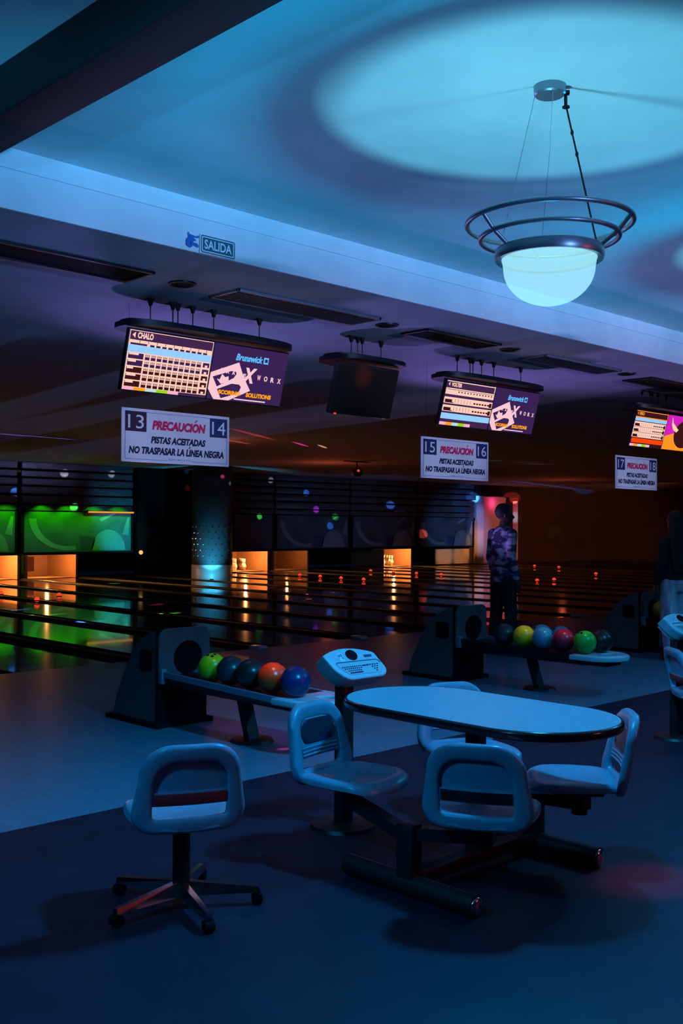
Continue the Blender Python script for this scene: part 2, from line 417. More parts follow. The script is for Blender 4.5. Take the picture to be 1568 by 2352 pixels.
# peach boards closing the last lane
t = tag(MB().box((33.3, YF+.25, .34), (2.2, .06, .62), 0, .01).build('end_board', M['peach']), 'low peach board lit beneath the bluish mural at the door frame', 'board')
t = tag(MB().box((34.38, YF-.11, .95), (.18, .06, 1.75), 0, .01).build('upright_board', M['peach']), 'tall narrow peach board standing against the white door frame', 'board')
for dx in (-.55, .55): spot((33.3+dx, YF-1.3, .30), (33.3+dx, YF+.25, .34), (1.0, .50, .20), 26, 46, .6, .03)  # added warm spots to light the low board, no fixtures
spot((33.9, YF-1.5, .9), (34.48, YF, .95), (1.0, .50, .20), 30, 50, .6, .03)  # added warm spot for the upright board
# ------------------------------------------------------------------ mural lights, column, little lamps
tl = thing('strip_light', 'thin orange tube light at the top edge of the green lit mural', 'strip light', (16.9, YF-.10, 1.94))
MB().box((0, 0, 0), (1.55, .05, .045), 0, .008).build('tube', M['orange_strip'], tl)
MB().box((0, 0.0475, 0.035), (1.6, .155, .02)).build('bracket', M['metal_dark'], tl)
for x in (11.0, 12.4, 13.6): spot((x, YF-.42, 2.15), (x, YF+.06, 1.35), (0.02, 1.0, 0.0), 30, 110, .6, .03)
for x in (14.7, 15.5, 16.4, 17.2): spot((x, YF-.42, 2.15), (x, YF+.06, 1.45), (0.02, 1.0, 0.0), 30, 105, .6, .03)
spot((17.6, YF-2.2, .35), (17.4, YF, 1.35), (0.0, .75, 1.0), 150, 50, .8, .05)
col = thing('column', 'wide black round column with studs, glowing cyan near its base', 'column', (19.0, 25.0, 0))
MB().lathe([(.62, 0.40), (.60, .45), (.60, ZL)], seg=48).build('shaft', principled('column_black', (.035, .038, .045), .6, 0, .15), col)
MB().lathe([(.605, 0), (.605, .40), (.60, .41)], seg=48).build('base_band', principled('column_band', (.50, .53, .56), .35), col)
b = MB()
for r in range(7):
    for k in range(20):
        a = 2*PI*(k+.5*(r % 2))/20
        b.ball((.602*math.cos(a), .602*math.sin(a), .50+r*.17), .02, seg=8)
b.build('studs', M['chrome'], col)['kind'] = 'stuff'
up = thing('uplight', 'small dark floor uplight throwing cyan light up the black column', 'lamp', (18.16, 23.90, 0))
MB().lathe([(0, .0), (.055, 0), (.055, .035), (.047, .035), (.042, .02), (0, .02)], seg=20).build('housing', M['metal_dark'], up)
spot((18.16, 23.90, .07), (18.62, 24.50, .80), (0.05, .62, 1.0), 420, 66, 1.0, .02)
spot((18.16, 23.90, .07), (18.63, 24.51, .16), (0.06, .66, 1.0), 36, 62, 1.0, .02)
wl = thing('bulb_lamp', 'tiny warm glowing bulb on the black partition left of the column', 'lamp', (17.98, YF-.02, .72))
MB().ball((0, -.04, 0), .065, seg=16).build('bulb', M['bulb_warm'], wl); MB().box((0, 0, -.02), (.05, .06, .16)).build('bracket', M['metal_dark'], wl)
fx = thing('effect_light', 'small dark ceiling effect light with a red indicator over the lanes', 'lamp', (20.1, 20.0, ZL))
MB().box((0, 0, -.01), (.9, .14, .02)).build('mount_plate', M['metal_dark'], fx)
MB().tube([(0, 0, -.01), (0, 0, -.2)], .02).build('stem', M['metal_dark'], fx)
MB().lathe([(0, -.42), (.12, -.40), (.16, -.30), (.12, -.2), (0, -.18)], seg=20).build('head', M['metal_dark'], fx)
MB().ball((-.08, -.14, -.26), .035, seg=12).build('indicator', M['led'], fx)
FX = Vector((20.1, 20.0, 2.85))
def fleck(tgt, col, watts, deg=1.3): even(spot(FX, tgt, col, watts, deg, .5, .01))
def unproj(x, y, plane, val):
    d = RIGHT*((x-784)/FPX)+DOWN*((y-1176)/FPX)+FWD
    k = {'y': 1, 'z': 2, 'x': 0}[plane]
    return EYE+d*((val-EYE[k])/d[k])
PINK, BLUE, GRN, VIO, WHT, RED = (1, .05, .35), (.05, .25, 1), (.1, 1, .1), (.7, .05, 1), (.8, .8, 1), (1, .08, .05)
for x, y, c, w in [(333, 1091, PINK, 90), (428, 1081, BLUE, 60), (430, 1121, RED, 45), (365, 1116, WHT, 25), (150, 1087, WHT, 25), (258, 1089, WHT, 25), (40, 1130, BLUE, 30),
                   (172, 1165, GRN, 60), (596, 1186, GRN, 55), (703, 1132, BLUE, 60), (726, 1170, VIO, 70), (896, 1160, BLUE, 80), (770, 1187, GRN, 20), (622, 1103, WHT, 30),
                   (758, 1208, BLUE, 40), (1085, 1142, BLUE, 80), (1340, 1120, BLUE, 60), (1175, 1143, RED, 90), (969, 1226, RED, 40), (1270, 1220, GRN, 2)]:
    fleck(unproj(x, y, 'y', YF), c, w*2.2, 1.7)
for x, y, c, w in [(692, 1021, PINK, 120), (741, 1026, (1, .6, .3), 80), (1233, 1066, PINK, 160), (1207, 1062, GRN, 60), (1128, 1058, (.1, .8, .8), 70), (760, 1054, (.1, .7, 1), 90), (545, 1015, RED, 160), (590, 1000, RED, 80), (20, 998, (.3, .2, 1), 200)]:
    fleck(unproj(x, y, 'z', ZL), c, w*1.2, 1.1)
for x, y, c, w in [(262, 1340, GRN, 250), (200, 1430, BLUE, 250), (24, 1402, BLUE, 260), (112, 1376, RED, 160), (108, 1413, GRN, 150), (390, 1410, GRN, 150), (620, 1350, PINK, 90), (700, 1368, PINK, 90), (765, 1361, PINK, 90), (830, 1361, PINK, 80), (545, 1345, PINK, 60), (710, 1376, RED, 80), (365, 1388, PINK, 70)]:
    fleck(unproj(x, y, 'z', 0.0), c, w*24.0, 1.2)  # added flecks; the red and pink ones stand in for reflections
even(spot((8.4, 4.6, 3.3), unproj(655, 1720, 'z', 0), (1, .03, .35), 190, .8, .8, .02))  # added spot imitating a pink reflection on the approach floor
even(spot((6.6, 2.0, 3.3), unproj(640, 1690, 'z', 0), (.6, .06, .6), 22, 12, 1.0, .02))  # added magenta tint on the floor, no fixture
even(spot((6.6, 2.0, 3.3), unproj(1490, 2020, 'z', 0), (1, .02, .16), 40, 8, 1.0, .02))  # added spot for a red blotch on the floor, no fixture
even(spot((7.0, 2.0, 1.6), unproj(840, 866, 'y', 6.7), (1, .14, .03), 22, 3.2, 1.0, .02))  # added orange spot imitating a reflection on the switched off monitor
# pink glow in the pale recess by the doorway
point((36.5, YF+.40, 2.60), (1, .05, .25), 7, .05)
point((35.8, YF-.6, 1.2), (1, .25, .08), 8, .05)
even(spot((33.5, YF-4.0, 2.6), (34.95, YF, 1.5), (.42, .36, 1.0), 16, 30, .8, .05))  # added violet spot that tints the white door frame, no fixture
even(spot((33.5, YF-2.5, 2.2), (37.45, YF+.12, 2.0), (.5, .7, 1.0), 14, 7, .8, .05))  # added spot that brightens the white jamb, no fixture
even(spot((32.5, YF-4, 2.4), (33.9, YF, 2.6), (.05, .3, 1.0), 14, 30, .9, .05))  # from here down: blue washes added on louvers and murals
even(spot((15.8, YF-4, 2.2), (17.3, YF, 2.5), (.05, .45, .9), 11, 36, .9, .05))
even(spot((32.5, YF-4, 1.2), (32.8, YF, 1.5), (.05, .3, .8), 10, 50, .9, .05))
even(spot((26.5, YF-5, 1.2), (26.5, YF, 2.0), (.10, .25, .6), 4, 90, .9, .05))
# red marker lights set on the dividers
rows = [([(688, 1321), (735, 1324), (783, 1328), (835, 1331)], 'small glowing red dot light in the lane row starting right of the column', 'red dots on the nearer middle divider'),
        ([(851, 1311), (903, 1314), (956, 1317), (1013, 1320)], 'small glowing red dot light in the lane row left of the camouflage shirt', 'red dots on the farther middle divider'),
        ([(1227, 1300), (1283, 1303)], 'small glowing red dot light in the highest row right of the camouflage shirt', 'red dots highest at right'),
        ([(1368, 1318)], 'single glowing red dot light farthest right on the dark lanes', None),
        ([(1233, 1333), (1272, 1331)], 'small glowing red dot light low beside the hem of the camouflage shirt', 'red dots beside the shirt hem'),
        ([(85, 1377), (136, 1367), (2, 1363)], 'glowing red dot light on the lanes below the leftmost lit pins', 'red dots at the left edge')]
mk = None
for pts, lab, grp in rows:
    for p in pts:
        q = unproj(p[0], p[1], 'z', .06)
        if mk is None:
            mk = thing('marker_light', lab, 'marker light', (q.x, q.y, 0.025), 0, grp); r = mk
            MB().lathe([(0, 0), (.06, 0), (.05, .03), (0, .03)], seg=12).build('base', M['metal_dark'], mk)
            MB().ball((0, 0, .035), .055, seg=12).build('lens', M['led'], mk)
        else:
            r = copy_tree(mk); r.location = (q.x, q.y, 0.025); tag(r, lab)
            if grp: r['group'] = grp
            elif 'group' in r: del r['group']

# ------------------------------------------------------------------ low ceiling fittings
def vent(x0, x1, y0, y1, grille, label):
    t = thing('ceiling_vent', label, 'ceiling vent', ((x0+x1)/2, (y0+y1)/2, ZL), 0, 'ceiling vents')
    w, d = x1-x0, y1-y0
    b = MB()
    for sx in (-1, 1): b.box((sx*(w/2-.012), 0, -.010), (.024, d, .020), 0, .003)
    for sy in (-1, 1): b.box((0, sy*(d/2-.012), -.010), (w, .024, .020), 0, .003)
    b.build('frame', M['metal_dark'] if not grille else M['lampmetal'], t)
    MB().box((0, 0, -.003), (w-.04, d-.04, .006)).build('backing', M['black'], t)  # flat black sheet in place of a dark recess
    if grille:
        b = MB(); n = 9
        for k in range(n):
            b.box((0, -d/2+.03+(d-.06)*k/(n-1), -.012), (w-.05, .012, .012), 0)
        for k in range(4): b.box(((k-1.5)*w/4, 0, -.013), (.01, d-.05, .014))
        b.build('grille', principled('vent_grille', (.05, .05, .06), .5), t)
    return t
vent(1.9, 4.07, 6.02, 6.40, False, 'long black ceiling opening at the upper left, left of the first round speaker')
vent(4.78, 6.31, 6.00, 6.36, True, 'long ceiling grille between the first and second round speakers')
vent(6.92, 8.00, 6.02, 6.34, False, 'black ceiling opening between the second and third round speakers')
vent(8.79, 10.25, 6.07, 6.40, True, 'slatted ceiling grille right of the third round speaker')
vent(10.95, 12.3, 6.10, 6.48, False, 'black ceiling opening at the right picture edge')
for x, y, lab in [(4.41, 6.18, 'round ceiling speaker beneath the exit sign'), (6.56, 6.17, 'round ceiling speaker left of the middle black opening'),
                  (8.31, 6.16, 'small round ceiling speaker right of the middle black opening'), (10.54, 6.18, 'round ceiling speaker nearest the right picture edge')]:
    t = thing('ceiling_speaker', lab, 'ceiling speaker', (x, y, ZL), 0, 'round ceiling speakers')
    MB().lathe([(.075, -.003), (.088, -.014), (.10, -.010), (.102, 0)], seg=32).build('rim', M['metal_dark'], t)
    MB().lathe([(0, -.006), (.078, -.006)], seg=32).build('grille', M['black'], t)

# ------------------------------------------------------------------ exit sign and sticker on the soffit
t = thing('exit_sign', 'green outlined exit sign reading SALIDA on the pale soffit', 'sign', (4.124, YS-.012, 3.40))
RX = Matrix(((1, 0, 0, 0), (0, 0, -1, 0), (0, 1, 0, 0), (0, 0, 0, 1)))      # XY drawing -> wall facing -Y
def off(z): return RX @ Matrix.Translation((0, 0, z))
def plate(mb, outer, holes, z, mi, mat=None, th=.0006):
    v, f = curve_plate(outer, holes, th, 0); mb.add(v, f, mi, (mat if mat is not None else RX) @ Matrix.Translation((0, 0, z)), smooth=False)
MB().box((0, .002, 0), (.288, .006, .122), 0, .002).build('plate', M['sign'], t)
b = MB()
plate(b, rounded(.276, .112, .014), [rounded(.262, .098, .010)], .002, 0)
plate(b, rounded(.246, .084, .006), [], .002, 0)
v, f = letters('SALIDA', -.110, .110, -.030, .030, 0, .02); b.add(v, f, 1, off(.0035), smooth=False)
b.build('lettering', [M['exitgreen'], M['sign']], t)
b = MB(); em = [(318, 105), (345, 160), (420, 165), (500, 180), (535, 155), (572, 150), (565, 200), (490, 210), (430, 205), (450, 235), (490, 255), (500, 290), (445, 285), (430, 330), (520, 335), (560, 365), (560, 425), (500, 405), (430, 385),
                (400, 440), (365, 465), (290, 430), (265, 400), (280, 360), (262, 330), (280, 280), (325, 235), (320, 180), (305, 130)]
hole = [(355, 320), (375, 325), (390, 370), (375, 400), (355, 370)]
mp = lambda L: [((x-430)/310*.10, -(y-285)/360*.10) for x, y in L]
plate(b, mp(em), [mp(hole)], .002, 0)
tag(b.build('wall_sticker', M['stickerblue']), 'blue horned emblem sticker left of the SALIDA sign', 'sticker').location = (3.925, YS-.012, 3.405)

# ------------------------------------------------------------------ caution signs
def caution(cx, n1, n2, c1, c2, lab, w=1.09, h=.435, z=2.32):
    t = thing('caution_sign', lab, 'sign', (cx, 7.2, z), 0, 'hanging lane caution signs')
    MB().box((0, .006, 0), (w, .012, h), 0, .002).build('board', M['sign'], t)
    b = MB()
    P = lambda u0, u1, v0, v1: (-w/2+u0*w, -w/2+u1*w, h/2-v1*h, h/2-v0*h)
    def rect(u0, u1, v0, v1, mi, zz=.002):
        x0, x1, y0, y1 = P(u0, u1, v0, v1)
        b.add([(x0, y0, zz), (x1, y0, zz), (x1, y1, zz), (x0, y1, zz)], [[0, 1, 2, 3]], mi, RX, False)
    def txt(s, u0, u1, v0, v1, mi, sh=.18, bold=.02, zz=.002):
        x0, x1, y0, y1 = P(u0, u1, v0, v1); v, f = letters(s, x0, x1, y0, y1, sh, bold); b.add(v, f, mi, off(zz), False)
    rect(.027, .215, .055, .43, 0); rect(.805, .978, .055, .43, 1)
    txt(n1, .052, .190, .12, .375, 5, 0, 0, .004); txt(n2, .826, .958, .12, .375, 5, 0, 0, .004)
    txt('PRECAUCION', .265, .765, .195, .375, 2, .2, .06)
    x0, x1, y0, y1 = P(.655, .690, .125, .175); b.add([(x0, y0, .002), (x0+.012, y0, .002), (x1, y1, .002), (x1-.018, y1, .002)], [[0, 1, 2, 3]], 2, RX, False)
    txt('PISTAS ACEITADAS', .255, .765, .50, .635, 3, .2, .05)
    txt('NO TRASPASAR LA LINEA NEGRA', .06, .945, .705, .845, 3, .2, .05)
    x0, x1, y0, y1 = P(.600, .622, .655, .692); b.add([(x0, y0, .002), (x0+.009, y0, .002), (x1, y1, .002), (x1-.013, y1, .002)], [[0, 1, 2, 3]], 3, RX, False)
    txt('BOWLING & CO', .42, .62, .905, .94, 4, 0, 0)
    for r in [(.027, .405, .942, .950), (.635, .978, .942, .950), (.215, .805, .055, .063), (.027, .031, .43, .95), (.974, .978, .43, .95)]: rect(*r, 4)
    b.build('lettering', [c1, c2, M['inkred'], M['ink'], M['inkblue'], M['sign']], t)
    for sx in (-1, 1): MB().tube([(sx*.48, .006, h/2-.01), (sx*.48, .006, ZL-z)], .0012, 6).build('hanging_wire', M['metal_dark'], t)
    return t
caution(5.105, '13', '14', M['maroon'], M['navy'], 'white PRECAUCIÓN sign numbered 13 and 14, largest and leftmost')
caution(8.757, '15', '16', M['navy'], M['navy'], 'white PRECAUCIÓN sign numbered 15 and 16, the middle one', w=1.14)
caution(12.545, '17', '18', M['navy'], M['navy'], 'white PRECAUCIÓN sign numbered 17 and 18, smallest and rightmost', w=1.07)

# ------------------------------------------------------------------ overhead monitors
peach, dviol, viol2 = srgb(255, 205, 188), srgb(66, 38, 78), srgb(58, 34, 84)
SC = [emit('screen_violet', dviol), emit('screen_peach', peach), emit('screen_blue', srgb(150, 205, 255)), emit('screen_orange', srgb(255, 160, 20)), emit('screen_green', srgb(150, 215, 10)),
      emit('screen_pink', srgb(255, 175, 205)), emit('screen_aqua', srgb(190, 220, 225)), emit('screen_logo', srgb(250, 200, 212)), emit('screen_deep', viol2), emit('screen_cyan', srgb(95, 190, 255)),
      emit('screen_amber', srgb(255, 150, 40)), emit('screen_redorange', srgb(255, 70, 10)), emit('screen_magenta', srgb(215, 30, 190)), emit('screen_brown', srgb(60, 22, 25)), emit('screen_ivory', srgb(255, 215, 170)), emit('screen_glint', srgb(225, 120, 90))]
VI, PE, BL, OR, GR, PK, AQ, LG, DE, CY, AM, RO, MG, BR, IV, GL = range(16)
CT, ST = math.cos(math.radians(15)), math.sin(math.radians(15))
SW, SH = .785, .455
def screen_matrix(ox, oy=6.76, oz=2.845-ZL):
    return Matrix(((1, 0, 0, ox), (0, -ST, -CT, oy-6.76), (0, CT, -ST, oz), (0, 0, 0, 1)))
class Pic:
    def __init__(s, base, mx): s.b = MB(); s.mx = mx; s.rect(0, 1, 0, 1, base, 0.0)
    def P(s, u, v): return (u-.5)*SW, (.5-v)*SH
    def poly(s, pts, mi, z):
        n = len(pts); s.b.add([(*s.P(u, v), z) for u, v in pts], [list(range(n))[::-1]], mi, s.mx, False)
    def rect(s, u0, u1, v0, v1, mi, z=.0015): s.poly([(u0, v0), (u1, v0), (u1, v1), (u0, v1)], mi, z)
    def text(s, t, u0, u1, v0, v1, mi, sh=0, bold=.02, z=.003):
        x0, y1 = s.P(u0, v0); x1, y0 = s.P(u1, v1); v, f = letters(t, x0, x1, y0, y1, sh, bold)
        s.b.add(v, f, mi, s.mx @ Matrix.Translation((0, 0, z)), False)
    def frame(s, u0, u1, v0, v1, w, mi):
        a = w*SH/SW
        s.rect(u0, u1, v0, v0+w, mi); s.rect(u0, u1, v1-w, v1, mi); s.rect(u0, u0+a, v0, v1, mi); s.rect(u1-a, u1, v0, v1, mi)
def bottom_bar(p, v0, v1, u1):
    cs = [PK, OR, AQ, GR, PK]
    for k, c in enumerate(cs): p.rect(u1*k/5, u1*(k+1)/5, v0, v1, c)
def scores_full(mx):
    p = Pic(VI, mx)
    p.rect(0, 1, 0, .012, PE); p.rect(0, .008, 0, .95, PE); p.rect(.992, 1, 0, .95, PE)
    p.poly([(.03, .08), (.065, .03), (.065, .13)], PE, .002); p.text('CHALO', .09, .27, .025, .13, PE, 0, .05)
    p.rect(.01, .99, .160, .205, PE)
    for k in range(1, 10): p.rect(.10*k+.02, .10*k+.026, .16, .205, VI, .003)
    p.rect(.01, .99, .205, .245, PE)
    p.rect(.02, .21, .210, .242, DE, .003)
    for k in range(10): p.rect(.245+.071*k, .295+.071*k, .212, .245, DE, .003)
    p.rect(0, 1, .245, .365, BL)
    for k in range(10): p.rect(.205+.069*k, .207+.069*k, .255, .355, AQ, .003)
    for r in range(5):
        v = .365+.117*r
        p.rect(0, 1, v, v+.117, PE)
        p.rect(.015, .188, v+.012, v+.108, DE if r < 2 else BR, .003); p.rect(.02, .13-.02*(r % 3), v+.012, v+.045, PE, .004)
        for k in range(10):
            u = .20+.069*k
            p.rect(u+.007, u+.060, v+.058, v+.108, DE if r < 2 else BR, .003)
            for q in range(3): p.rect(u+.012+.018*q, u+.020+.018*q, v+.018, v+.050, DE if r < 2 else BR, .003)
        p.rect(.905, .985, v+.02, v+.10, DE if r < 2 else BR, .003); p.rect(.93, .962, v+.06, v+.098, PE, .004)
    bottom_bar(p, .95, 1.0, .66); return p.b
def scores_short(name, mx, warm):
    a = AM if warm else PE
    p = Pic(BR if warm else VI, mx)
    p.rect(0, 1, .01, .03, a); p.rect(.985, 1, .0, .16, a)
    p.poly([(.03, .085), (.06, .04), (.06, .13)], a, .002); p.text(name, .09, .30 if not warm else .24, .045, .135, a, 0, .05)
    if warm:
        p.rect(0, 1, .17, .20, a); p.rect(0, 1, .20, .29, BL); vs = [.31, .46, .61]
        p.rect(.02, 1, .775, .90, RO)
    else:
        p.rect(0, 1, .17, .31, PE)
        for k in range(12): p.rect(.25+.062*k, .275+.062*k, .225, .255, DE, .003)
        p.rect(.02, .98, .195, .205, VI, .003)
        vs = [.37, .55]; p.rect(.0, 1, .73, .86, BL)
    for v in vs:
        h = .14; p.rect(0, 1, v, v+h, a if not warm else PE); p.rect(.02, .16, v+.05, v+h-.02, BR, .003); p.rect(.02, .19, v+h-.035, v+h-.015, BR, .003)
        for k in range(6): p.rect(.22+.062*k, .226+.062*k, v+.03, v+h-.02, BR, .003)
        for k in range(6): p.rect(.60+.058*k, .64+.058*k, v+.065, v+.10, BR, .003)
        p.rect(.93, .985, v+.03, v+h-.01, BR, .003)
    bottom_bar(p, .93, 1.0, .62); return p.b
LQ = [(855, 195), (1510, 290), (1410, 710), (775, 650)]
def luv(x, y):
    u = v = .5
    for _ in range(12):
        f = lambda u, v: ((1-u)*(1-v)*LQ[0][0]+u*(1-v)*LQ[1][0]+u*v*LQ[2][0]+(1-u)*v*LQ[3][0]-x, (1-u)*(1-v)*LQ[0][1]+u*(1-v)*LQ[1][1]+u*v*LQ[2][1]+(1-u)*v*LQ[3][1]-y)
        a, c = f(u, v); e = 1e-4; au, cu_ = f(u+e, v); av, cv = f(u, v+e)
        j = [(au-a)/e, (av-a)/e, (cu_-c)/e, (cv-c)/e]; dt = j[0]*j[3]-j[1]*j[2]
        u -= (a*j[3]-c*j[1])/dt; v -= (c*j[0]-a*j[2])/dt
    return u, v
def logo_screen(mx):
    p = Pic(DE, mx)
    def shape(pts, holes, mi, z):
        to = lambda L: [p.P(*luv(x, y)) for x, y in L]
        v, f = curve_plate(to(pts), [to(h) for h in holes], .0002, 0); p.b.add(v, f, mi, p.mx @ Matrix.Translation((0, 0, z)), False)
    shape([(812, 435), (1055, 355), (1090, 470), (1145, 585), (955, 665), (830, 655), (787, 570)],
          [[(828, 470), (985, 425), (1028, 432), (1030, 450), (1005, 482), (860, 552)], [(862, 572), (985, 528), (1050, 535), (1066, 555), (1050, 590), (1010, 615), (890, 648)]], LG, .002)
    shape([(862, 487), (885, 495), (908, 448), (932, 475), (962, 468), (960, 510), (893, 530)], [], LG, .002)
    T = lambda s, a, c, mi, **k: p.text(s, luv(*a)[0], luv(*c)[0], luv(*a)[1], luv(*c)[1], mi, **k)
    p.text('Brunswick', .29, .655, .13, .255, CY, sh=.25, bold=.04)
    u = .665; p.rect(.668, .735, .135, .255, CY); p.rect(.683, .722, .165, .225, DE, .003)
    for k, ch in enumerate('FRAME'): p.text(ch, .12+.075*k, .12+.075*k+.042, .43+.012*k, .50+.012*k, LG, bold=.04, z=.004)
    p.text('X', .405, .60, .36, .64, LG, sh=.25, bold=.05, z=.0045)
    for k, ch in enumerate('WORX'): p.text(ch, .615+.095*k, .665+.095*k, .47+.005*k, .565+.005*k, LG, bold=.04, z=.004)
    p.text('SCORING', .13, .42, .815, .895, OR, bold=.06, z=.005); p.text('SOLUTIONS', .50, .85, .815, .90, OR, bold=.06, z=.005)
    p.rect(.35, .78, .945, .968, LG, .004)
    return p.b
def bull_screen(mx):
    p = Pic(MG, mx)
    p.poly([(0, .62), (.45, .45), (1, .62), (1, 1), (0, 1)], AM, .001)
    p.poly([(.02, .95), (.32, .62), (.5, .98)], AM, .0012)
    p.poly([(.62+.32*math.cos(2*PI*k/40), .52+.40*math.sin(2*PI*k/40)) for k in range(40)][::-1], BR, .002)
    p.poly([(.62+.05*math.cos(2*PI*k/20), .27+.07*math.sin(2*PI*k/20)) for k in range(20)][::-1], GL, .003)
    p.poly([(.13, .05), (.20, .22), (.34, .34), (.42, .40), (.36, .48), (.24, .42), (.16, .28)][::-1], IV, .003)
    return p.b
def monitor_unit(cx, label, left, right, w=1.60):
    t = thing('overhead_monitor', label, 'monitor', (cx, 6.76, ZL), 0, 'overhead score monitors')
    b = MB(); out = []
    for k in range(40):
        a = 2*PI*k/40; ca, sa = math.cos(a), math.sin(a)
        out.append((math.copysign(abs(ca)**.55, ca)*(w/2+.03), math.copysign(abs(sa)**.7, sa)*.25+.03))
    b.prism(out, -.245, -.205); b.prism([(x*.96, y*.7+.02) for x, y in out], -.205, -.185)
    b.build('mount_pod', M['metal_dark'], t)
    xs = [-w*.36, -w*.23, -w*.20, -w*.11, w*.02, w*.32] if w > 1 else [-w*.22, -w*.12, -w*.05, w*.25]
    for x in xs:
        b = MB().tube([(x, 0, -.19), (x, 0, 0)], .005, 8); b.prism([(x-.028, -.0), (x+.028, -.0), (x+.006, -.06), (x-.006, -.06)], -.012, .012, 'y')
        b.build('hanger', M['metal_dark'], t)
    for ox, pic, nm in ([(-.40, left, 'score_picture'), (.40, right, 'logo_picture')] if right else [(0, left, None)]):
        mx = screen_matrix(ox)
        sw = SW if right else .80
        s = MB().box((0, 0, -.025), (sw+.012, SH+.02, .045), 0, .006, mat=mx).build('screen', M['metal_dark'] if pic else M['screen_off'], t)
        MB().box((0, .1, -.06), (.2, .14, .04), 0, .004, mat=mx).build('wall_bracket', M['metal_dark'], t)
        if pic: pic(mx @ Matrix.Translation((0, 0, .001))).build(nm, SC, s)
        else:
            MB().ball((-.33, -.235, 0), (.018, .009, .008), seg=10, mat=mx).build('standby_light', M['led'], s)
            MB().box((0, 0, -.001), (sw-.03, SH-.03, .003), mat=mx).build('glass', M['screen_off'], s)
    return t
monitor_unit(5.105, 'double score monitor with a full score grid, name CHALO, leftmost', scores_full, logo_screen)
monitor_unit(8.81, 'double score monitor with short score rows above the middle sign', lambda mx: scores_short('VOLTER', mx, False), logo_screen)
monitor_unit(12.48, 'double monitor with orange score rows and a horned ball picture', lambda mx: scores_short('FEO', mx, True), bull_screen)
monitor_unit(6.897, 'single switched off monitor with a red standby light between the lit ones', None, None, .84)
# the lit screens' own glow on what is around them
for x, c in ((4.72, (1, .55, .5)), (5.5, (.6, .3, .7)), (8.4, (1, .55, .55)), (9.2, (.6, .3, .7)), (12.1, (1, .35, .2))):
    spot((x, 6.62, 2.84), (x, 2.0, 1.4), c, 1.2, 150, .5, .2)

# ------------------------------------------------------------------ pendant lamps
M['bowl'] = bpy.data.materials.new('glowing_bowl_glass'); M['bowl'].use_nodes = True
nt = M['bowl'].node_tree; nt.nodes.remove(nt.nodes['Principled BSDF'])
e = nt.nodes.new('ShaderNodeEmission'); e.inputs[0].default_value = (.31, .40, .32, 1); e.inputs[1].default_value = 1.0
tr = nt.nodes.new('ShaderNodeBsdfTransparent'); tr.inputs[0].default_value = (.03, .66, 1.0, 1)
ad = nt.nodes.new('ShaderNodeAddShader'); nt.links.new(e.outputs[0], ad.inputs[0]); nt.links.new(tr.outputs[0], ad.inputs[1]); nt.links.new(ad.outputs[0], nt.nodes['Material Output'].inputs['Surface'])
M['wire'] = principled('steel_wire', (.25, .27, .30), .3, 1.0)
lamp = thing('pendant_lamp', 'glowing cyan glass bowl pendant with two metal rings hanging from the ceiling', 'lamp', (4.112, 2.822, ZC))
MB().lathe([(0, -.045), (.066, -.045), (.074, -.038), (.076, 0)], seg=40).build('canopy', M['lampmetal'], lamp)
circ = lambda r, z, n=64: [(r*math.cos(2*PI*k/n), r*math.sin(2*PI*k/n), z) for k in range(n)]
MB().tube(circ(.385, -.652), .0125, 12, closed=True).build('upper_ring', M['lampmetal'], lamp)
MB().tube(circ(.322, -.722), .0115, 12, closed=True).build('lower_ring', M['lampmetal'], lamp)
MB().lathe([(.236, -.776), (.244, -.770), (.252, -.776), (.257, -.806), (.250, -.826), (.225, -.822), (.228, -.80), (.236, -.776)], seg=64).build('rim_band', M['lampmetal'], lamp)
bowl_prof = [(.222, -.818), (.218, -.835)]+[(.214*math.cos(a), -.86-.178*math.sin(a)) for a in [PI/2*k/14 for k in range(15)]]
MB().lathe(bowl_prof, seg=64).build('glass_bowl', M['bowl'], lamp)
M['added_lid'] = M['bowl'].copy(); M['added_lid'].name = 'added_lid_glow'  # glowing disc added so the bowl looks evenly bright from below
for n_ in M['added_lid'].node_tree.nodes:
    if n_.type == 'BSDF_TRANSPARENT': n_.inputs[0].default_value = (.85, .88, .92, 1)
MB().lathe([(0, -.816), (.12, -.817), (.221, -.819)], seg=48).build('added_glow_lid', M['added_lid'], lamp)
near = math.atan2(-FWD.y, -FWD.x)
for k, da in enumerate((-62, 62, 180)):
    a = near+math.radians(da); c, s = math.cos(a), math.sin(a)
    MB().tube([(.383*c, .383*s, -.652), (.322*c, .322*s, -.722), (.244*c, .244*s, -.778)], .011, 10).build('strut', M['lampmetal'], lamp)
rt = math.atan2(RIGHT.y, RIGHT.x)
def edge(r, a, z): return (r*math.cos(a), r*math.sin(a), z)
MB().tube([edge(.070, rt+PI, -.045), edge(.235, rt+PI*.97, -.79)], .0014, 6).build('cable', M['wire'], lamp)
MB().tube([edge(.070, near, -.045), edge(.012, near, -.3), edge(.235, near+PI, -.79)], .0014, 6).build('cable', M['wire'], lamp)
p0, p1 = Vector(edge(.070, rt, -.06)), Vector(edge(.232, rt-.05, -.79))
b = MB().tube([p0.lerp(p1, k/12) for k in range(13)], [.0045]*13, 8)
for f in (.22, .36): b.ball(p0.lerp(p1, f), (.008, .008, .014), seg=10)
b.build('power_cord', M['metal_dark'], lamp)
b = MB().tube([edge(.066, rt, -.03), edge(.092, rt, -.03)], .012, 10); b.tube([edge(.075, rt, -.03), edge(.076, rt, -.10)], .008, 8); b.lathe([(0, -.102), (.018, -.102), (.018, -.095), (0, -.095)], c=edge(.077, rt, 0), seg=16)
b.build('cord_grip', M['metal_dark'], lamp)
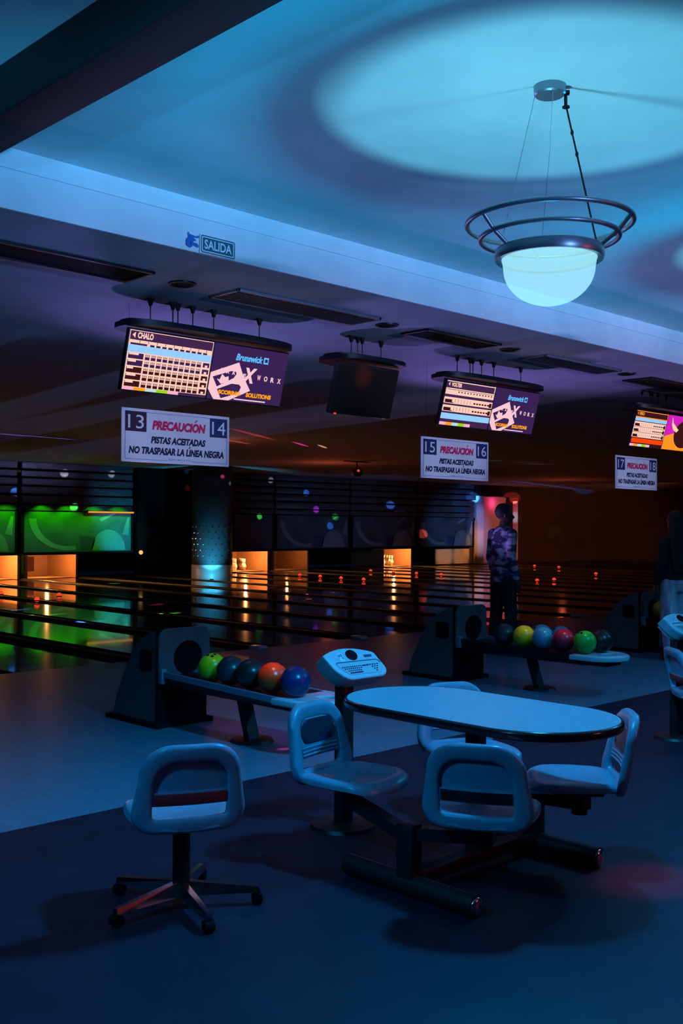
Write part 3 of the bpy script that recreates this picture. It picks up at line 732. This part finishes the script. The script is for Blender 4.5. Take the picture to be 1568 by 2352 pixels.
def pendant_light(x, y, up, down):
    even(spot((x-.085, y-.063, ZC-.978), (x-.085, y-.063, 9), (.13, .60, .77), up, 164, .55, .028))
    even(spot((x, y, ZC-.925), (x, y, 0), (.16, .58, .90), down, 138, .6, .11))
pendant_light(4.112, 2.822, 48, 48)
for x, y, up, down in ((.41, 2.822, 58, 17), (7.81, 2.822, 54, 14), (11.5, 2.822, 44, 12)):
    c = copy_tree(lamp); c.location = (x, y, ZC); c['label'] = {.41: 'second glowing pendant bowl lamp further left beyond the beam', 7.81: 'second glowing pendant bowl lamp further right along the row', 11.5: 'third glowing pendant bowl lamp, farthest right of the row'}[x]
    pendant_light(x, y, up, down)

# ------------------------------------------------------------------ moulded chairs
def back_outline():
    pts = []; n = 10
    def arc(cx, cy, r, a0, a1):
        for k in range(n+1):
            a = math.radians(a0+(a1-a0)*k/n); pts.append((cx+r*math.cos(a), cy+r*math.sin(a)))
    arc(.070, .225, .120, 0, 90); arc(-.070, .225, .120, 90, 180); arc(-.130, .085, .085, 180, 270); arc(.130, .085, .085, 270, 360)
    # straight runs need points so that the plate can bend
    out = []
    for i, p in enumerate(pts):
        q = pts[(i+1) % len(pts)]; d = math.dist(p, q); m = max(1, int(d/.03))
        for k in range(m): out.append(((p[0]+(q[0]-p[0])*k/m)*1.085, (p[1]+(q[1]-p[1])*k/m)*1.075-.013))
    return out
def dense(poly, step=.03):
    out = []
    for i, p in enumerate(poly):
        q = poly[(i+1) % len(poly)]; d = math.dist(p, q); m = max(1, int(d/step))
        for k in range(m): out.append((p[0]+(q[0]-p[0])*k/m, p[1]+(q[1]-p[1])*k/m))
    return out
def arch(w, h0, h1, rt_, rb):
    pts = []; n = 8
    for cx, cy, r, a0 in ((w/2-rt_, h1-rt_, rt_, 0), (-w/2+rt_, h1-rt_, rt_, 90), (-w/2+rb, h0+rb, rb, 180), (w/2-rb, h0+rb, rb, 270)):
        for k in range(n+1):
            a = math.radians(a0+90*k/n); pts.append((cx+r*math.cos(a), cy+r*math.sin(a)))
    return dense(pts)
def seat_mesh():
    b = MB(); N = 56; fr = [0, .25, .5, .7, .85, .94, 1.0]
    def outline(t):
        c, s = math.cos(t), math.sin(t); e = 2/4.2
        x = math.copysign(abs(c)**e, c)*.228; y = math.copysign(abs(s)**e, s)*.222
        if y < 0: x *= 1-.10*(-y/.222)
        if y > 0: y += .020*(1-abs(x)/.228)
        return x, y+.022
    def top(x, y, f):
        z = .424-.022*(1-min(1, (x/.2)**2))*(1 if y < .12 else max(0, 1-(y-.12)/.1))
        if y > .13: z -= 1.6*(y-.13)**2
        if y < -.12: z += 1.2*(-y-.12)**2
        if f > .85: z -= .020*((f-.85)/.15)**2
        return z
    def ring(f, bottom):
        L = []
        for k in range(N):
            x, y = outline(2*PI*k/N); x *= f; y = .022+(y-.022)*f
            L.append((x, y, top(x, y, f)-(.030 if bottom else 0)*(1 if f < .99 else .7)))
        return L
    V = []; F = []
    rings = [ring(f, False) for f in fr[1:]]+[ring(f, True) for f in fr[:0:-1]]
    V.append((0, .022, top(0, .022, 0)))
    for r in rings: V += r
    V.append((0, .022, top(0, .022, 0)-.03))
    for k in range(N): F.append([0, 1+k, 1+(k+1) % N])
    for i in range(len(rings)-1):
        for k in range(N): F.append([1+i*N+k, 1+i*N+(k+1) % N, 1+(i+1)*N+(k+1) % N, 1+(i+1)*N+k][::-1])
    last = len(V)-1; o = 1+(len(rings)-1)*N
    for k in range(N): F.append([o+k, last, o+(k+1) % N])
    b.add(V, F); return b
seat_mb = seat_mesh().mesh('seat', [M['shell']], 60)
def radial(poly, c, th):
    """distance from c to the outline along the angle th"""
    d = (math.cos(th), math.sin(th)); best = 0
    for q, p in enumerate(poly):
        r = poly[(q+1) % len(poly)]; ex, ey = r[0]-p[0], r[1]-p[1]; den = d[0]*ey-d[1]*ex
        if abs(den) < 1e-12: continue
        t = ((p[0]-c[0])*ey-(p[1]-c[1])*ex)/den; u = ((p[0]-c[0])*d[1]-(p[1]-c[1])*d[0])/den
        if t > 0 and -1e-9 <= u <= 1+1e-9: best = max(best, t)
    return best
def bend(x, h, z): return (x, -.175-.20*h+.55*x*x+z, .368+h)
def bent_ring(mb, outer, inner, c, sec, n=96):
    """band between two outlines; sec = [(share of the way inwards, front offset)] closed section"""
    V = []; F = []; m = len(sec)
    for k in range(n):
        th = 2*PI*k/n; ro, ri = radial(outer, c, th), radial(inner, c, th)
        for f, z in sec:
            r = ro+(ri-ro)*f; V.append(bend(c[0]+r*math.cos(th), c[1]+r*math.sin(th), z))
    for k in range(n):
        for q in range(m): F.append([k*m+q, k*m+(q+1) % m, ((k+1) % n)*m+(q+1) % m, ((k+1) % n)*m+q])
    mb.add(V, F)
def bent_disc(mb, outer, c, z0, z1, n=72, edge=.004):
    V = []; F = []; rows = [(0, z1), (.35, z1), (.7, z1), (1-.03, z1), (1, z1-edge), (1, z0+edge*.3), (.97, z0), (.5, z0), (0, z0)]
    for f, z in rows:
        for k in range(n):
            th = 2*PI*k/n; r = radial(outer, c, th)*f; V.append(bend(c[0]+r*math.cos(th), c[1]+r*math.sin(th), z))
    for q in range(len(rows)-1):
        for k in range(n): F.append([q*n+k, q*n+(k+1) % n, (q+1)*n+(k+1) % n, (q+1)*n+k])
    mb.add(V, F)
def bent_bar(mb, x0, x1, h0, h1, z0, z1, n=16):
    V = []; F = []; e = min(.004, (h1-h0)*.3)
    sec = [(h0, z0+e*.4), (h0+e, z0), (h1-e, z0), (h1, z0+e*.4), (h1, z1-e*.6), (h1-e, z1), (h0+e, z1), (h0, z1-e*.6)]; m = len(sec)
    for k in range(n+1):
        x = x0+(x1-x0)*k/n
        for h, z in sec: V.append(bend(x, h, z))
    for k in range(n):
        for q in range(m): F.append([k*m+q, k*m+(q+1) % m, (k+1)*m+(q+1) % m, (k+1)*m+q])
    F.append(list(range(m))[::-1]); F.append([n*m+q for q in range(m)])
    mb.add(V, F)
bk = MB()
HOLE = arch(.304, .052, .288, .095, .015)
bent_ring(bk, back_outline(), HOLE, (0, .17), [(0, 0), (.04, .013), (.14, .021), (.32, .024), (.8, .022), (.96, .018), (1, .012), (1, -.012), (.95, -.018), (.8, -.023), (.3, -.025), (.13, -.021), (.04, -.013)])
bent_disc(bk, arch(.306, .140, .292, .095, .012), (0, .205), .002, .016)
bent_bar(bk, -.153, .153, .106, .163, -.010, .014)
for k, h in enumerate((.117, .134, .151)):
    bk.tube([bend(x/100, h, .014) for x in range(-14, 15, 2)], .0055, 8)
back_me = bk.mesh('backrest', [M['shell']], 50)
def pan_obj(name, me, parent):
    o = bpy.data.objects.new(name, me); COL.objects.link(o); o.parent = parent; return o
pad = MB(); bent_disc(pad, arch(.266, .172, .282, .054, .046), (0, .225), .012, .021, edge=.003); pad_me = pad.mesh('back_pad', [M['shellback']], 50)
def bar_mesh(mat):
    b = MB(); bent_bar(b, -.146, .146, .112, .157, -.0165, -.009); return b.mesh('rear_bar', [mat], 50)
bar_red, bar_dark = bar_mesh(M['redbar']), bar_mesh(M['darkbar'])
CHG = 'moulded seats around the table'
def chair(label, x, y, face, bar, base):
    t = thing('chair', label, 'chair', (x, y, 0), math.atan2(-face[0], face[1]), CHG)
    pan_obj('seat', seat_mb, t); pan_obj('backrest', back_me, t); pan_obj('back_pad', pad_me, t); pan_obj('rear_bar', bar, t)
    inv = Matrix.Rotation(-t.rotation_euler.z, 4, 'Z')
    if base == 'star':
        MB().box((0, 0.02, .372), (.24, .26, .03), 0, .008).build('seat_bracket', M['metal_dark'], t)
        b = MB().tube([(0, 0, .07), (0, 0, .365)], .037, 20); b.tube([(0, 0, .05), (0, 0, .10)], [.052, .040], 20); b.build('post', M['metal_dark'], t)
        for deg in (182, 254, 322, 38, 110):
            d = inv @ Vector((math.cos(math.radians(deg)), math.sin(math.radians(deg)), 0)); n = Vector((-d.y, d.x, 0))
            lb = MB(); r0, r1 = .03, .325
            for a, z0, z1, w0, w1 in ((0, .055, .10, .024, .017),):
                P = [d*r0+n*w0+Vector((0, 0, .050)), d*r0-n*w0+Vector((0, 0, .050)), d*r0-n*w0*.6+Vector((0, 0, .108)), d*r0+n*w0*.6+Vector((0, 0, .108)),
                     d*r1+n*w1+Vector((0, 0, .052)), d*r1-n*w1+Vector((0, 0, .052)), d*r1-n*w1*.6+Vector((0, 0, .075)), d*r1+n*w1*.6+Vector((0, 0, .075))]
                lb.add(P, [[0, 1, 2, 3], [7, 6, 5, 4], [0, 4, 5, 1], [1, 5, 6, 2], [2, 6, 7, 3], [3, 7, 4, 0]], 0, None, False)
            leg = lb.build('base_leg', M['chrome'], t)
            c = d*.318
            cb = MB().tube([tuple(c+n*.020+Vector((0, 0, .025))), tuple(c-n*.020+Vector((0, 0, .025)))], .0245, 16)
            cb.tube([tuple(c+Vector((0, 0, .03))), tuple(c+Vector((0, 0, .06)))], .014, 12)
            cb.build('caster', M['black'], leg)
    else:
        MB().box((0, 0.02, .365), (.22, .24, .05), 0, .01).build('seat_bracket', M['metal_dark'], t)
        MB().tube([(0, 0, .235), (0, 0, .35)], .038, 18).build('swivel_post', M['metal_dark'], t)
        e = inv @ (Vector((base[0]-x, base[1]-y, 0)))
        u = e.normalized(); n = Vector((-u.y, u.x, 0)); L = e.length
        P = []
        for q in (-.045, L-.0):
            for sn, sz in ((1, 0), (-1, 0), (-1, 1), (1, 1)):
                P.append(u*q+n*sn*.03+Vector((0, 0, (.26 if q < 0 else .235)+sz*.055)))
        MB().add(P, [[3, 2, 1, 0], [4, 5, 6, 7], [0, 1, 5, 4], [1, 2, 6, 5], [2, 3, 7, 6], [3, 0, 4, 7]], 0, None, False).build('support_arm', M['metal_dark'], t)
    return t
chair('pale moulded swivel chair on a five legged chrome base, maroon bar in its back', 2.586, 3.596, (.45, .93), bar_red, 'star')
FA, FB = (3.38, 3.06), (4.30, 3.06)
chair('pale moulded chair with ribbed back turned towards us, left of the oval table', 3.54, 3.56, (.16, -.98), bar_dark, FA)
chair('pale moulded chair seen from behind with a black bar, in front of the table', 3.53, 2.74, (.88, .48), bar_dark, FA)
chair('pale moulded chair in side view under the right end of the table', 4.29, 2.76, (-.66, .75), bar_dark, FB)
chair('pale moulded chair mostly hidden behind the table, its back rising over the edge', 4.42, 3.53, (-.40, -.92), bar_dark, FB)

# ------------------------------------------------------------------ table
def make_table(x, y, label):
    t = thing('table', label, 'table', (x, y, 0))
    def stadium(hw, hl, n=24):
        L = []
        for k in range(n+1): a = PI*k/n; L.append((hw*math.cos(a), hl-hw+hw*math.sin(a)))
        for k in range(n+1): a = PI+PI*k/n; L.append((hw*math.cos(a), -hl+hw+hw*math.sin(a)))
        return L
    b = MB(); b.prism(stadium(.362, .70), .735, .7605); b.build('tabletop', M['tabletop'], t)
    b = MB(); o = stadium(.366, .704, 28); n = len(o); prof = [(-.012, .722), (.004, .722), (.010, .728), (.011, .742), (.010, .752), (.005, .759), (-.0035, .7615)]
    V = []; F = []
    for i, p in enumerate(o):
        q0, q1 = o[i-1], o[(i+1) % n]; tx, ty = q1[0]-q0[0], q1[1]-q0[1]; l = math.hypot(tx, ty); nx, ny = ty/l, -tx/l
        for r, z in prof: V.append((p[0]+nx*r, p[1]+ny*r, z))
    m = len(prof)
    for i in range(n):
        for k in range(m-1): F.append([i*m+k, ((i+1) % n)*m+k, ((i+1) % n)*m+k+1, i*m+k+1])
    b.add(V, F); b.build('edge_band', M['tableedge'], t)
    MB().box((0, 0, .725), (.34, .9, .02), 0, .004).build('underframe', M['metal_dark'], t)
    MB().box((0, 0, .40), (.072, .072, .64), 0, .006).build('column', M['metal_dark'], t)
    MB().box((0, 0, .075), (.92, .09, .06), 0, .006).build('cross_bar', M['metal_dark'], t)
    for sx in (-1, 1):
        tb = MB().tube([(sx*.46, -.37, .048), (sx*.46, .37, .048)], .046, 20).build('floor_tube', M['metal_dark'], t)
        for sy in (-1, 1): MB().ball((sx*.46, sy*.372, .048), (.038, .014, .038), seg=16).build('end_cap', M['chrome'] if sy < 0 else M['metal_dark'], tb)
        MB().box((sx*.46, 0, .175), (.07, .09, .27), 0, .006).build('seat_post', M['metal_dark'], t)
    return t
table = make_table(3.84, 3.03, 'oval table with a pale top and dark edge on a black tube frame')
t2 = copy_tree(table); t2.location = (7.54, 3.03, 0); t2['label'] = 'second oval table standing further right beyond the picture edge'
chair('moulded chair with brownish outer shell cut by the right picture edge', 7.20, 3.58, (.75, -.66), bar_red, (7.08, 3.06))

# ------------------------------------------------------------------ ball returns
def ball_return(cx, label, dark_left):
    t = thing('ball_return', label, 'ball return', (cx, 6.87, 0), 0, 'ball returns between the lane pairs')
    side = [(0, .03), (.62, .03), (.57, .18), (.49, .33), (.33, .594), (.24, .665), (.10, .735), (0, .762)]
    MB().prism(side, -.235, .235, 'x').build('hood_body', M['hood'], t)
    MB().box((0, .30, .02), (.56, .74, .04), 0, .01).build('base_skirt', M['black'], t)
    b = MB(); sw = rounded(.17, .17, .03, 6, .145, .515)
    b.prism(sw, -.238, -.234, 'x'); b.build('side_window', M['black'], t)
    MB().box((0, -.012, .40), (.474, .03, .72)).build('front_core', M['black'], t)  # black lower panel; also stands for the dark hollow behind the mouth
    o = [(-.24, .40), (.24, .40), (.24, .70)]+[(.17+.07*math.cos(a), .70+.07*math.sin(a)) for a in [PI/2*k/8 for k in range(9)]]+[(-.17+.07*math.cos(a), .70+.07*math.sin(a)) for a in [PI/2+PI/2*k/8 for k in range(9)]]+[(-.24, .70)]
    v, f = curve_plate(o, [[(.03+.145*math.cos(2*PI*k/40), .535+.14*math.sin(2*PI*k/40)) for k in range(40)]], .008, .006)
    MB().add(v, f, 0, Matrix.Translation((0, -.045, 0)) @ RX).build('front_panel', M['hoodfront'], t)
    def zr(y): return .448+(.41-.448)*(-y/1.5)
    for sx in (-1, 1):
        b = MB(); y0, y1 = -.05, -1.46
        b.add([(sx*.235, y0, zr(y0)-.042), (sx*.205, y0, zr(y0)-.042), (sx*.205, y0, zr(y0)), (sx*.235, y0, zr(y0)),
               (sx*.235, y1, zr(y1)-.042), (sx*.205, y1, zr(y1)-.042), (sx*.205, y1, zr(y1)), (sx*.235, y1, zr(y1))],
              [[0, 1, 2, 3], [7, 6, 5, 4], [0, 4, 5, 1], [1, 5, 6, 2], [2, 6, 7, 3], [3, 7, 4, 0]], 0, None, False)
        b.build('rail', M['rail'] if not (dark_left and sx < 0) else M['metal_dark'], t)
    MB().box((-.225, -.07, .41), (.05, .06, .12), 0, .01).build('rail_bracket', M['rail'], t)
    b = MB(); y0, y1 = -.05, -1.80
    n = 10; prof = [(-.20, .409)]+[(-.20*math.cos(PI*k/n), .37-.08*math.sin(PI*k/n)) for k in range(n+1)]+[(.20, .409)]
    b.prism([(p[0], p[1]) for p in prof], y0, -1.44, 'y', 0)
    b.prism([(-.13, .31), (.13, .31), (.17, .36), (-.17, .36)], -1.44, -1.72, 'y', 0)
    b.build('trough', M['metal_dark'], t)
    # pale end tray with a round cup well
    o = [(-.24, -1.42), (.24, -1.42)]+[(.24*math.cos(a), -1.60-.24*math.sin(a)) for a in [PI*k/16 for k in range(17)]]
    hole = [(.05+.085*math.cos(2*PI*k/32), -1.645+.085*math.sin(2*PI*k/32)) for k in range(32)]
    v, f = curve_plate(o, [hole], .012, .012)
    tr_ = MB().add(v, f, 0, Matrix.Translation((0, 0, .385))).build('end_tray', M['tray'], t)
    b = MB().tube([(-.22, -1.43, .402), (-.22, -1.6, .402)]+[(.22*math.cos(PI+a), -1.62+.20*math.sin(PI+a), .402) for a in [PI*k/12 for k in range(13)]]+[(.22, -1.43, .402)], .014, 10)
    b.build('tray_lip', M['tray'], tr_)
    MB().lathe([(.084, .385), (.075, .33), (0, .33)], c=(.05, -1.645, 0), seg=32).build('cup_well', M['black'], tr_)
    MB().prism([(-.05, 0), (.05, 0), (.05, .31), (-.05, .31)], -.03, .03, 'y', mat=Matrix(((1, 0, 0, 0), (0, 1, .34, -.90), (0, 0, 1, .02), (0, 0, 0, 1)))).build('support_post', M['metal_dark'], t)
    MB().lathe([(0, .025), (.15, .02), (.165, 0)], c=(0, -.90, 0), seg=28).build('foot_plate', M['metal_dark'], t)
    return t
ball_return(4.92, 'grey ball return with a green and an orange ball, left and nearest', False)
ball_return(8.56, 'grey ball return with yellow, cyan and red balls, in the middle', True)
ball_return(12.26, 'grey ball return farthest right with one yellow ball in its mouth', True)
def bowling_ball(label, loc, col, rough=.28, mott=.8, group=None):
    m = noisy('ball_'+label.split()[0], tuple(c*mott for c in col), col, 14, rough, .35, .65)
    b = MB().ball((0, 0, 0), .108, seg=40)
    o = b.build('bowling_ball', m); o.location = loc; tag(o, label, 'bowling ball', group)
    o.rotation_euler = (random.random()*2-.6, random.random()*2, random.random()*6)
    h = MB()
    for ax, ay in ((.25, .1), (-.05, .25), (.05, -.25)):
        d = Vector((ax, ay, 1)).normalized(); h.tube([tuple(d*.09), tuple(d*.1086)], .013, 12)
    h.build('finger_holes', M['black'], o); return o
GB = 'balls on the racks'
zb = lambda y: .519
for lab, x, y, col in [('lime green bowling ball nearest the hood on the left rack', 4.81, 6.31, (.26, .60, .01)),
                       ('dark teal bowling ball beside the lime ball on the left rack', 4.81, 6.085, (.012, .035, .05)),
                       ('blackish green bowling ball left of the orange ball', 4.81, 5.855, (.008, .022, .022)),
                       ('orange bowling ball on the left rack', 4.81, 5.61, (.95, .06, .008)),
                       ('navy blue bowling ball right of the orange ball', 4.81, 5.37, (.012, .03, .13)),
                       ('yellow bowling ball on the middle rack', 8.45, 6.075, (.75, .62, .01)),
                       ('cyan bowling ball in front between the yellow and red balls', 8.45, 5.85, (.08, .33, .50)),
                       ('crimson bowling ball on the middle rack', 8.45, 5.62, (.45, .015, .05)),
                       ('grass green bowling ball at the end of the middle rack', 8.45, 5.385, (.04, .42, .05)),
                       ('dark green bowling ball left of the yellow ball', 8.45, 6.31, (.012, .04, .045)),
                       ('light blue bowling ball half hidden behind the yellow and cyan balls', 8.668, 6.02, (.07, .30, .50)),
                       ('steel blue bowling ball peeking over the crimson ball', 8.668, 5.80, (.05, .22, .38)),
                       ('dark brown bowling ball right of the grass green ball', 8.668, 5.34, (.06, .022, .015))]:
    bowling_ball(lab, (x, y, zb(y)), col, group=GB)
for bx, by, mx_, c, w in ((4.81, 6.31, 5.1, (.6, 1, .1), 45), (4.81, 5.61, 5.1, (1, .35, .15), 120), (8.45, 6.075, 8.8, (1, .9, .2), 70), (8.45, 5.85, 8.8, (.4, .9, 1), 60), (8.45, 5.62, 8.8, (1, .2, .3), 90), (8.45, 5.385, 8.8, (.2, 1, .3), 60)):
    spot((mx_-.6, 5.0, 2.9), (bx, by, .53), c, w, 6.2, 1.0, .02)  # added coloured spots, one per vivid ball, imitating a fluorescent glow
bowling_ball('mustard yellow bowling ball in the mouth of the farthest hood', (12.28, 6.90-.19, .54), (.55, .33, .02))

# ------------------------------------------------------------------ scoring consoles
def console(x, y, rz, label):
    t = thing('scoring_console', label, 'console', (x, y, 0), rz, 'keyboard consoles on posts')
    MB().box((-.06, .03, .39), (.085, .07, .76), 0, .012).build('post', M['metal_dark'], t)
    MB().lathe([(0, .022), (.17, .018), (.18, 0)], c=(-.06, .03, 0), seg=32).build('foot_plate', M['metal_dark'], t)
    F = lambda zx, zy: ((zx-815)/485*.190, -((zy-405)+(zx-815)*.10)/285*.094)
    out = [F(*p) for p in [(325, 262), (400, 220), (480, 185), (590, 150), (690, 128), (800, 122), (900, 126), (1000, 138), (1100, 160), (1215, 192), (1240, 215), (1262, 330), (1300, 480), (1290, 540), (1250, 595), (1180, 632), (900, 660), (600, 690), (540, 675), (490, 640), (430, 570), (390, 500)]]
    th = math.radians(42); c, s = math.cos(th), math.sin(th)
    mx = Matrix(((1, 0, 0, 0), (0, c, -s, 0), (0, s, c, .862), (0, 0, 0, 1)))      # face tilted back, looking at -Y and up
    mx = Matrix(((1, 0, 0, .0), (0, s, -c, 0), (0, c, s, .862), (0, 0, 0, 1)))
    v, f = curve_plate(dense(out, .02), [], .028, .010)
    hd = MB().add(v, f, 0, mx @ Matrix.Translation((0, 0, -.038))).build('housing', M['console'], t)
    b = MB(); b.prism([(p[0]*.95, p[1]*.92) for p in out], -.10, -.06, 'z', 0, mx); b.build('rear_cover', M['console'], hd)
    sp = F(808, 243); MB().lathe([(0, .002), (.034, .002), (.039, .004), (.041, 0)], c=(sp[0], sp[1], 0), seg=28, mat=mx, ex=(1, .82)).build('speaker_grille', M['black'], hd)
    b = MB(); kp = [F(*p) for p in [(440, 440), (460, 400), (1200, 338), (1250, 380), (1262, 470), (1235, 545), (1180, 590), (600, 632), (530, 560)]]
    b.prism(kp, .0, .002, 'z', 0, mx); b.build('key_panel', M['keypanel'], hd)
    b = MB()
    def key(zx, zy, w=.0075, h=.0062):
        p = F(zx, zy); b.box((p[0], p[1], .0035), (w, h, .004), 0, .0008, mat=mx, seg=1)
    for k in range(10): key(520+38*k, 492-3.6*k)
    for k in range(9): key(550+38*k, 525-3.6*k)
    for k in range(7): key(598+38*k, 560-3.6*k)
    key(725, 588, .095, .007); key(925, 455, .026, .008); key(992, 446, .016, .008)
    for r in range(4):
        for k in range(4-r): key(1045+46*k+24*r, 440+38*r-4*k, .0082, .007)
    b.build('keys', M['key'], hd)
    b = MB(); p = F(1100, 258); b.box((p[0], p[1], .001), (.058, .015, .002), 0, .0005, mat=mx, seg=1); b.build('badge', M['key'], hd)
    b = MB(); p = F(600, 285)
    b.box((p[0], p[1], .0006), (.034, .050, .0012), 0, mat=mx); b.build('sticker', M['sign'], hd)
    b = MB()
    for q in range(12): b.box((p[0]+random.uniform(-.012, .012), p[1]+random.uniform(-.012, .020), .0016), (random.uniform(.004, .012), random.uniform(.003, .007), .001), 0, mat=mx)
    b.build('sticker_print', M['stickerblue'], hd)
    groove = [F(*p) for p in [(445, 425), (460, 400), (1195, 338), (1235, 352), (1258, 400)]]
    MB().tube([mx @ Vector((g[0], g[1], .003)) for g in groove], .0022, 6).build('groove', M['key'], hd)
    return t
console(3.955, 3.93, 0, 'white keyboard console on a black post behind the left end of the table')
console(7.44, 3.86, math.radians(-8), 'white keyboard console on a black post at the right picture edge')

# ------------------------------------------------------------------ people
def loft(mb, secs, seg=24):
    """stack of ellipses (cx, cy, z, rx, ry)"""
    V = []; F = []
    for cx, cy, z, rx, ry in secs:
        for k in range(seg):
            a = 2*PI*k/seg; V.append((cx+rx*math.cos(a), cy+ry*math.sin(a), z))
    for i in range(len(secs)-1):
        for k in range(seg): F.append([i*seg+k, i*seg+(k+1) % seg, (i+1)*seg+(k+1) % seg, (i+1)*seg+k])
    F.append(list(range(seg))[::-1]); F.append([(len(secs)-1)*seg+k for k in range(seg)])
    return mb.add(V, F)
def person(label, x, y, face, sl, female, cloth_top, cloth_leg, head_turn=0.0, scale=1.07):
    t = thing('person', label, 'person', (x, y, 0), math.atan2(-face[0], face[1])); t.scale = (scale, scale, scale)
    wS = .17 if not female else .160
    b = MB()                                     # body, 1.75 m tall before scaling, facing +Y
    loft(b, [(0, 0, .86, .15, .10), (0, 0, .95, .165, .11), (0, .005, 1.08, .14, .095), (0, .01, 1.22, .155, .105), (0, .0, 1.34, .175, .11), (0, -.005, 1.42, .15, .085), (0, -.005, 1.46, .08, .06)])
    b.cap((0, -.01, 1.42), (0, .015, 1.53), .058, .052)
    H = Matrix.Translation((0, .01, 1.53)) @ Matrix.Rotation(head_turn, 4, 'Z')
    hb = MB()
    hb.ball((0, .005, .115), (.074, .094, .098), seg=24); hb.ball((0, .040, .045), (.054, .058, .066), seg=20); hb.ball((0, .078, .010), (.024, .018, .018), seg=12)
    hb.cap((0, .092, .092), (0, .112, .062), .011, .017, 10)
    hb.ball((0, .094, .038), (.026, .012, .008), seg=12); hb.ball((0, .094, .026), (.023, .012, .008), seg=12)
    hb.ball((0, .085, .112), (.055, .016, .010), seg=12)
    for sx in (-1, 1): hb.ball((sx*.076, .0, .085), (.010, .020, .032), seg=12)
    b.add(hb.v, hb.f, 0, H)
    for sx in (-1, 1):
        sh = Vector((sx*wS, -.01, 1.40)); el = Vector((sx*(wS+.055*sl), -.035, 1.12)); wr = Vector((sx*(wS+.06*sl), .05, .89))
        b.cap(sh, el, .052, .040); b.cap(el, wr, .040, .027)
        hd_ = wr+Vector((0, .018, -.085)); b.cap(wr, hd_, .027, .030)
        b.ball((hd_+wr)/2, (.022, .040, .050), seg=12)
        for q, (dy, ln) in enumerate(((.030, .070), (.011, .080), (-.008, .074), (-.026, .058))):
            a0 = hd_+Vector((0, dy, -.012)); a1 = a0+Vector((-sx*.006, .004, -ln*.55)); a2 = a1+Vector((-sx*.016, .004, -ln*.45))
            b.cap(a0, a1, .0095, .009, 8); b.cap(a1, a2, .009, .0078, 8)
        th0 = wr+Vector((-sx*.006, .030, -.030)); th1 = th0+Vector((-sx*.012, .024, -.035)); th2 = th1+Vector((-sx*.010, .006, -.032))
        b.cap(th0, th1, .012, .0105, 8); b.cap(th1, th2, .0105, .009, 8)
        hp = Vector((sx*.085, 0, .90)); kn = Vector((sx*.095, .012+.03*sx, .49)); an = Vector((sx*.10, -.02+.05*sx, .08))
        b.cap(hp, kn, .082, .052); b.cap(kn, an, .052, .036)
        b.cap(an+Vector((0, -.02, -.03)), an+Vector((0, .15, -.045)), .038, .030)
    body = b.fuse('body', M['skin'], t, .0075, 3)
    # top
    b = MB()
    if not female:
        loft(b, [(0, 0, .84, .170, .125), (0, 0, .95, .172, .128), (0, .005, 1.08, .158, .122), (0, .01, 1.22, .162, .126), (0, 0, 1.34, .172, .126), (0, -.005, 1.43, .150, .100), (0, -.005, 1.485, .075, .068)])
    else:
        loft(b, [(0, 0, .93, .165, .122), (0, 0, 1.0, .165, .120), (0, .005, 1.08, .152, .112), (0, .01, 1.22, .168, .128), (0, 0, 1.34, .178, .122), (0, -.005, 1.43, .15, .095), (0, -.005, 1.475, .07, .064)])
    for sx in (-1, 1):
        sh = Vector((sx*wS, -.01, 1.40)); el = Vector((sx*(wS+.055*sl), -.035, 1.12)); wr = Vector((sx*(wS+.06*sl), .05, .89))
        b.cap(sh, el, .064, .054); b.cap(el, el.lerp(wr, .93), .054, .044)
    b.fuse('shirt', cloth_top, t, .011, 4)
    b = MB()
    loft(b, [(0, 0, .80, .165, .118), (0, 0, .90, .178, .124), (0, 0, .97, .160, .112), (0, 0, 1.0, .150, .105)])
    for sx in (-1, 1):
        hp = Vector((sx*.088, 0, .88)); kn = Vector((sx*.097, .012+.03*sx, .49)); an = Vector((sx*.10, -.02+.05*sx, .10))
        w = 1.0 if not female else 1.35
        b.cap(hp, kn, .098, .075*w); b.cap(kn, an, .075*w, .066*w)
    b.fuse('trousers', cloth_leg, t, .011, 4)
    for sx in (-1, 1):
        an = Vector((sx*.10, -.02+.05*sx, .08)); b = MB()
        b.cap(an+Vector((0, -.035, -.035)), an+Vector((0, .165, -.040)), .046, .038); b.box(an+Vector((0, .06, -.066)), (.09, .27, .026), 0, .01)
        b.fuse('shoe', M['shoe'], t, .008, 3)
    hm = MB()
    if not female:
        q = MB().ball((0, -.008, .128), (.083, .100, .098), seg=28)
        keep = [f for f in q.f if all(not (q.v[i][1] > .045 and q.v[i][2] < .165) and q.v[i][2] > .045 for i in f)]
        hm.add(q.v, keep, 0, H); hm.ball(H @ Vector((0, -.02, .135)), (.080, .088, .090), seg=24)
    else:
        hm.ball(H @ Vector((0, -.022, .122)), (.090, .098, .104), seg=24)
        loft(hm, [(0, -.12, 1.02, .11, .035), (0, -.12, 1.15, .14, .045), (0, -.09, 1.32, .145, .055), (0, -.06, 1.48, .125, .07), (0, -.02, 1.62, .092, .088)])
    hm.fuse('hair', M['hair'], t, .010, 3)
    for sx in (-1, 1):
        e = MB().ball(H @ Vector((sx*.030, .088, .095)), (.012, .008, .008), seg=12).build('eye', M['eye'], t)
        MB().ball(H @ Vector((sx*.030, .0945, .095)), (.005, .003, .005), seg=8).build('pupil', M['hair'], e)
    return t
def cdir(r, f):
    d = RIGHT*r+FWD*f; d.z = 0; d.normalize(); return (d.x, d.y)
person('person in a camouflage long sleeve shirt and black trousers looking right', 10.54, 7.90, cdir(.86, .50), .35, False, M['camo'], M['trousers'], math.radians(-25), 1.075)
person('person with long dark hair, black top and pale jeans at the right edge', 11.70, 6.20, cdir(-.35, .94), 1, True, M['blacktop'], M['jeans'], 0, 1.03)
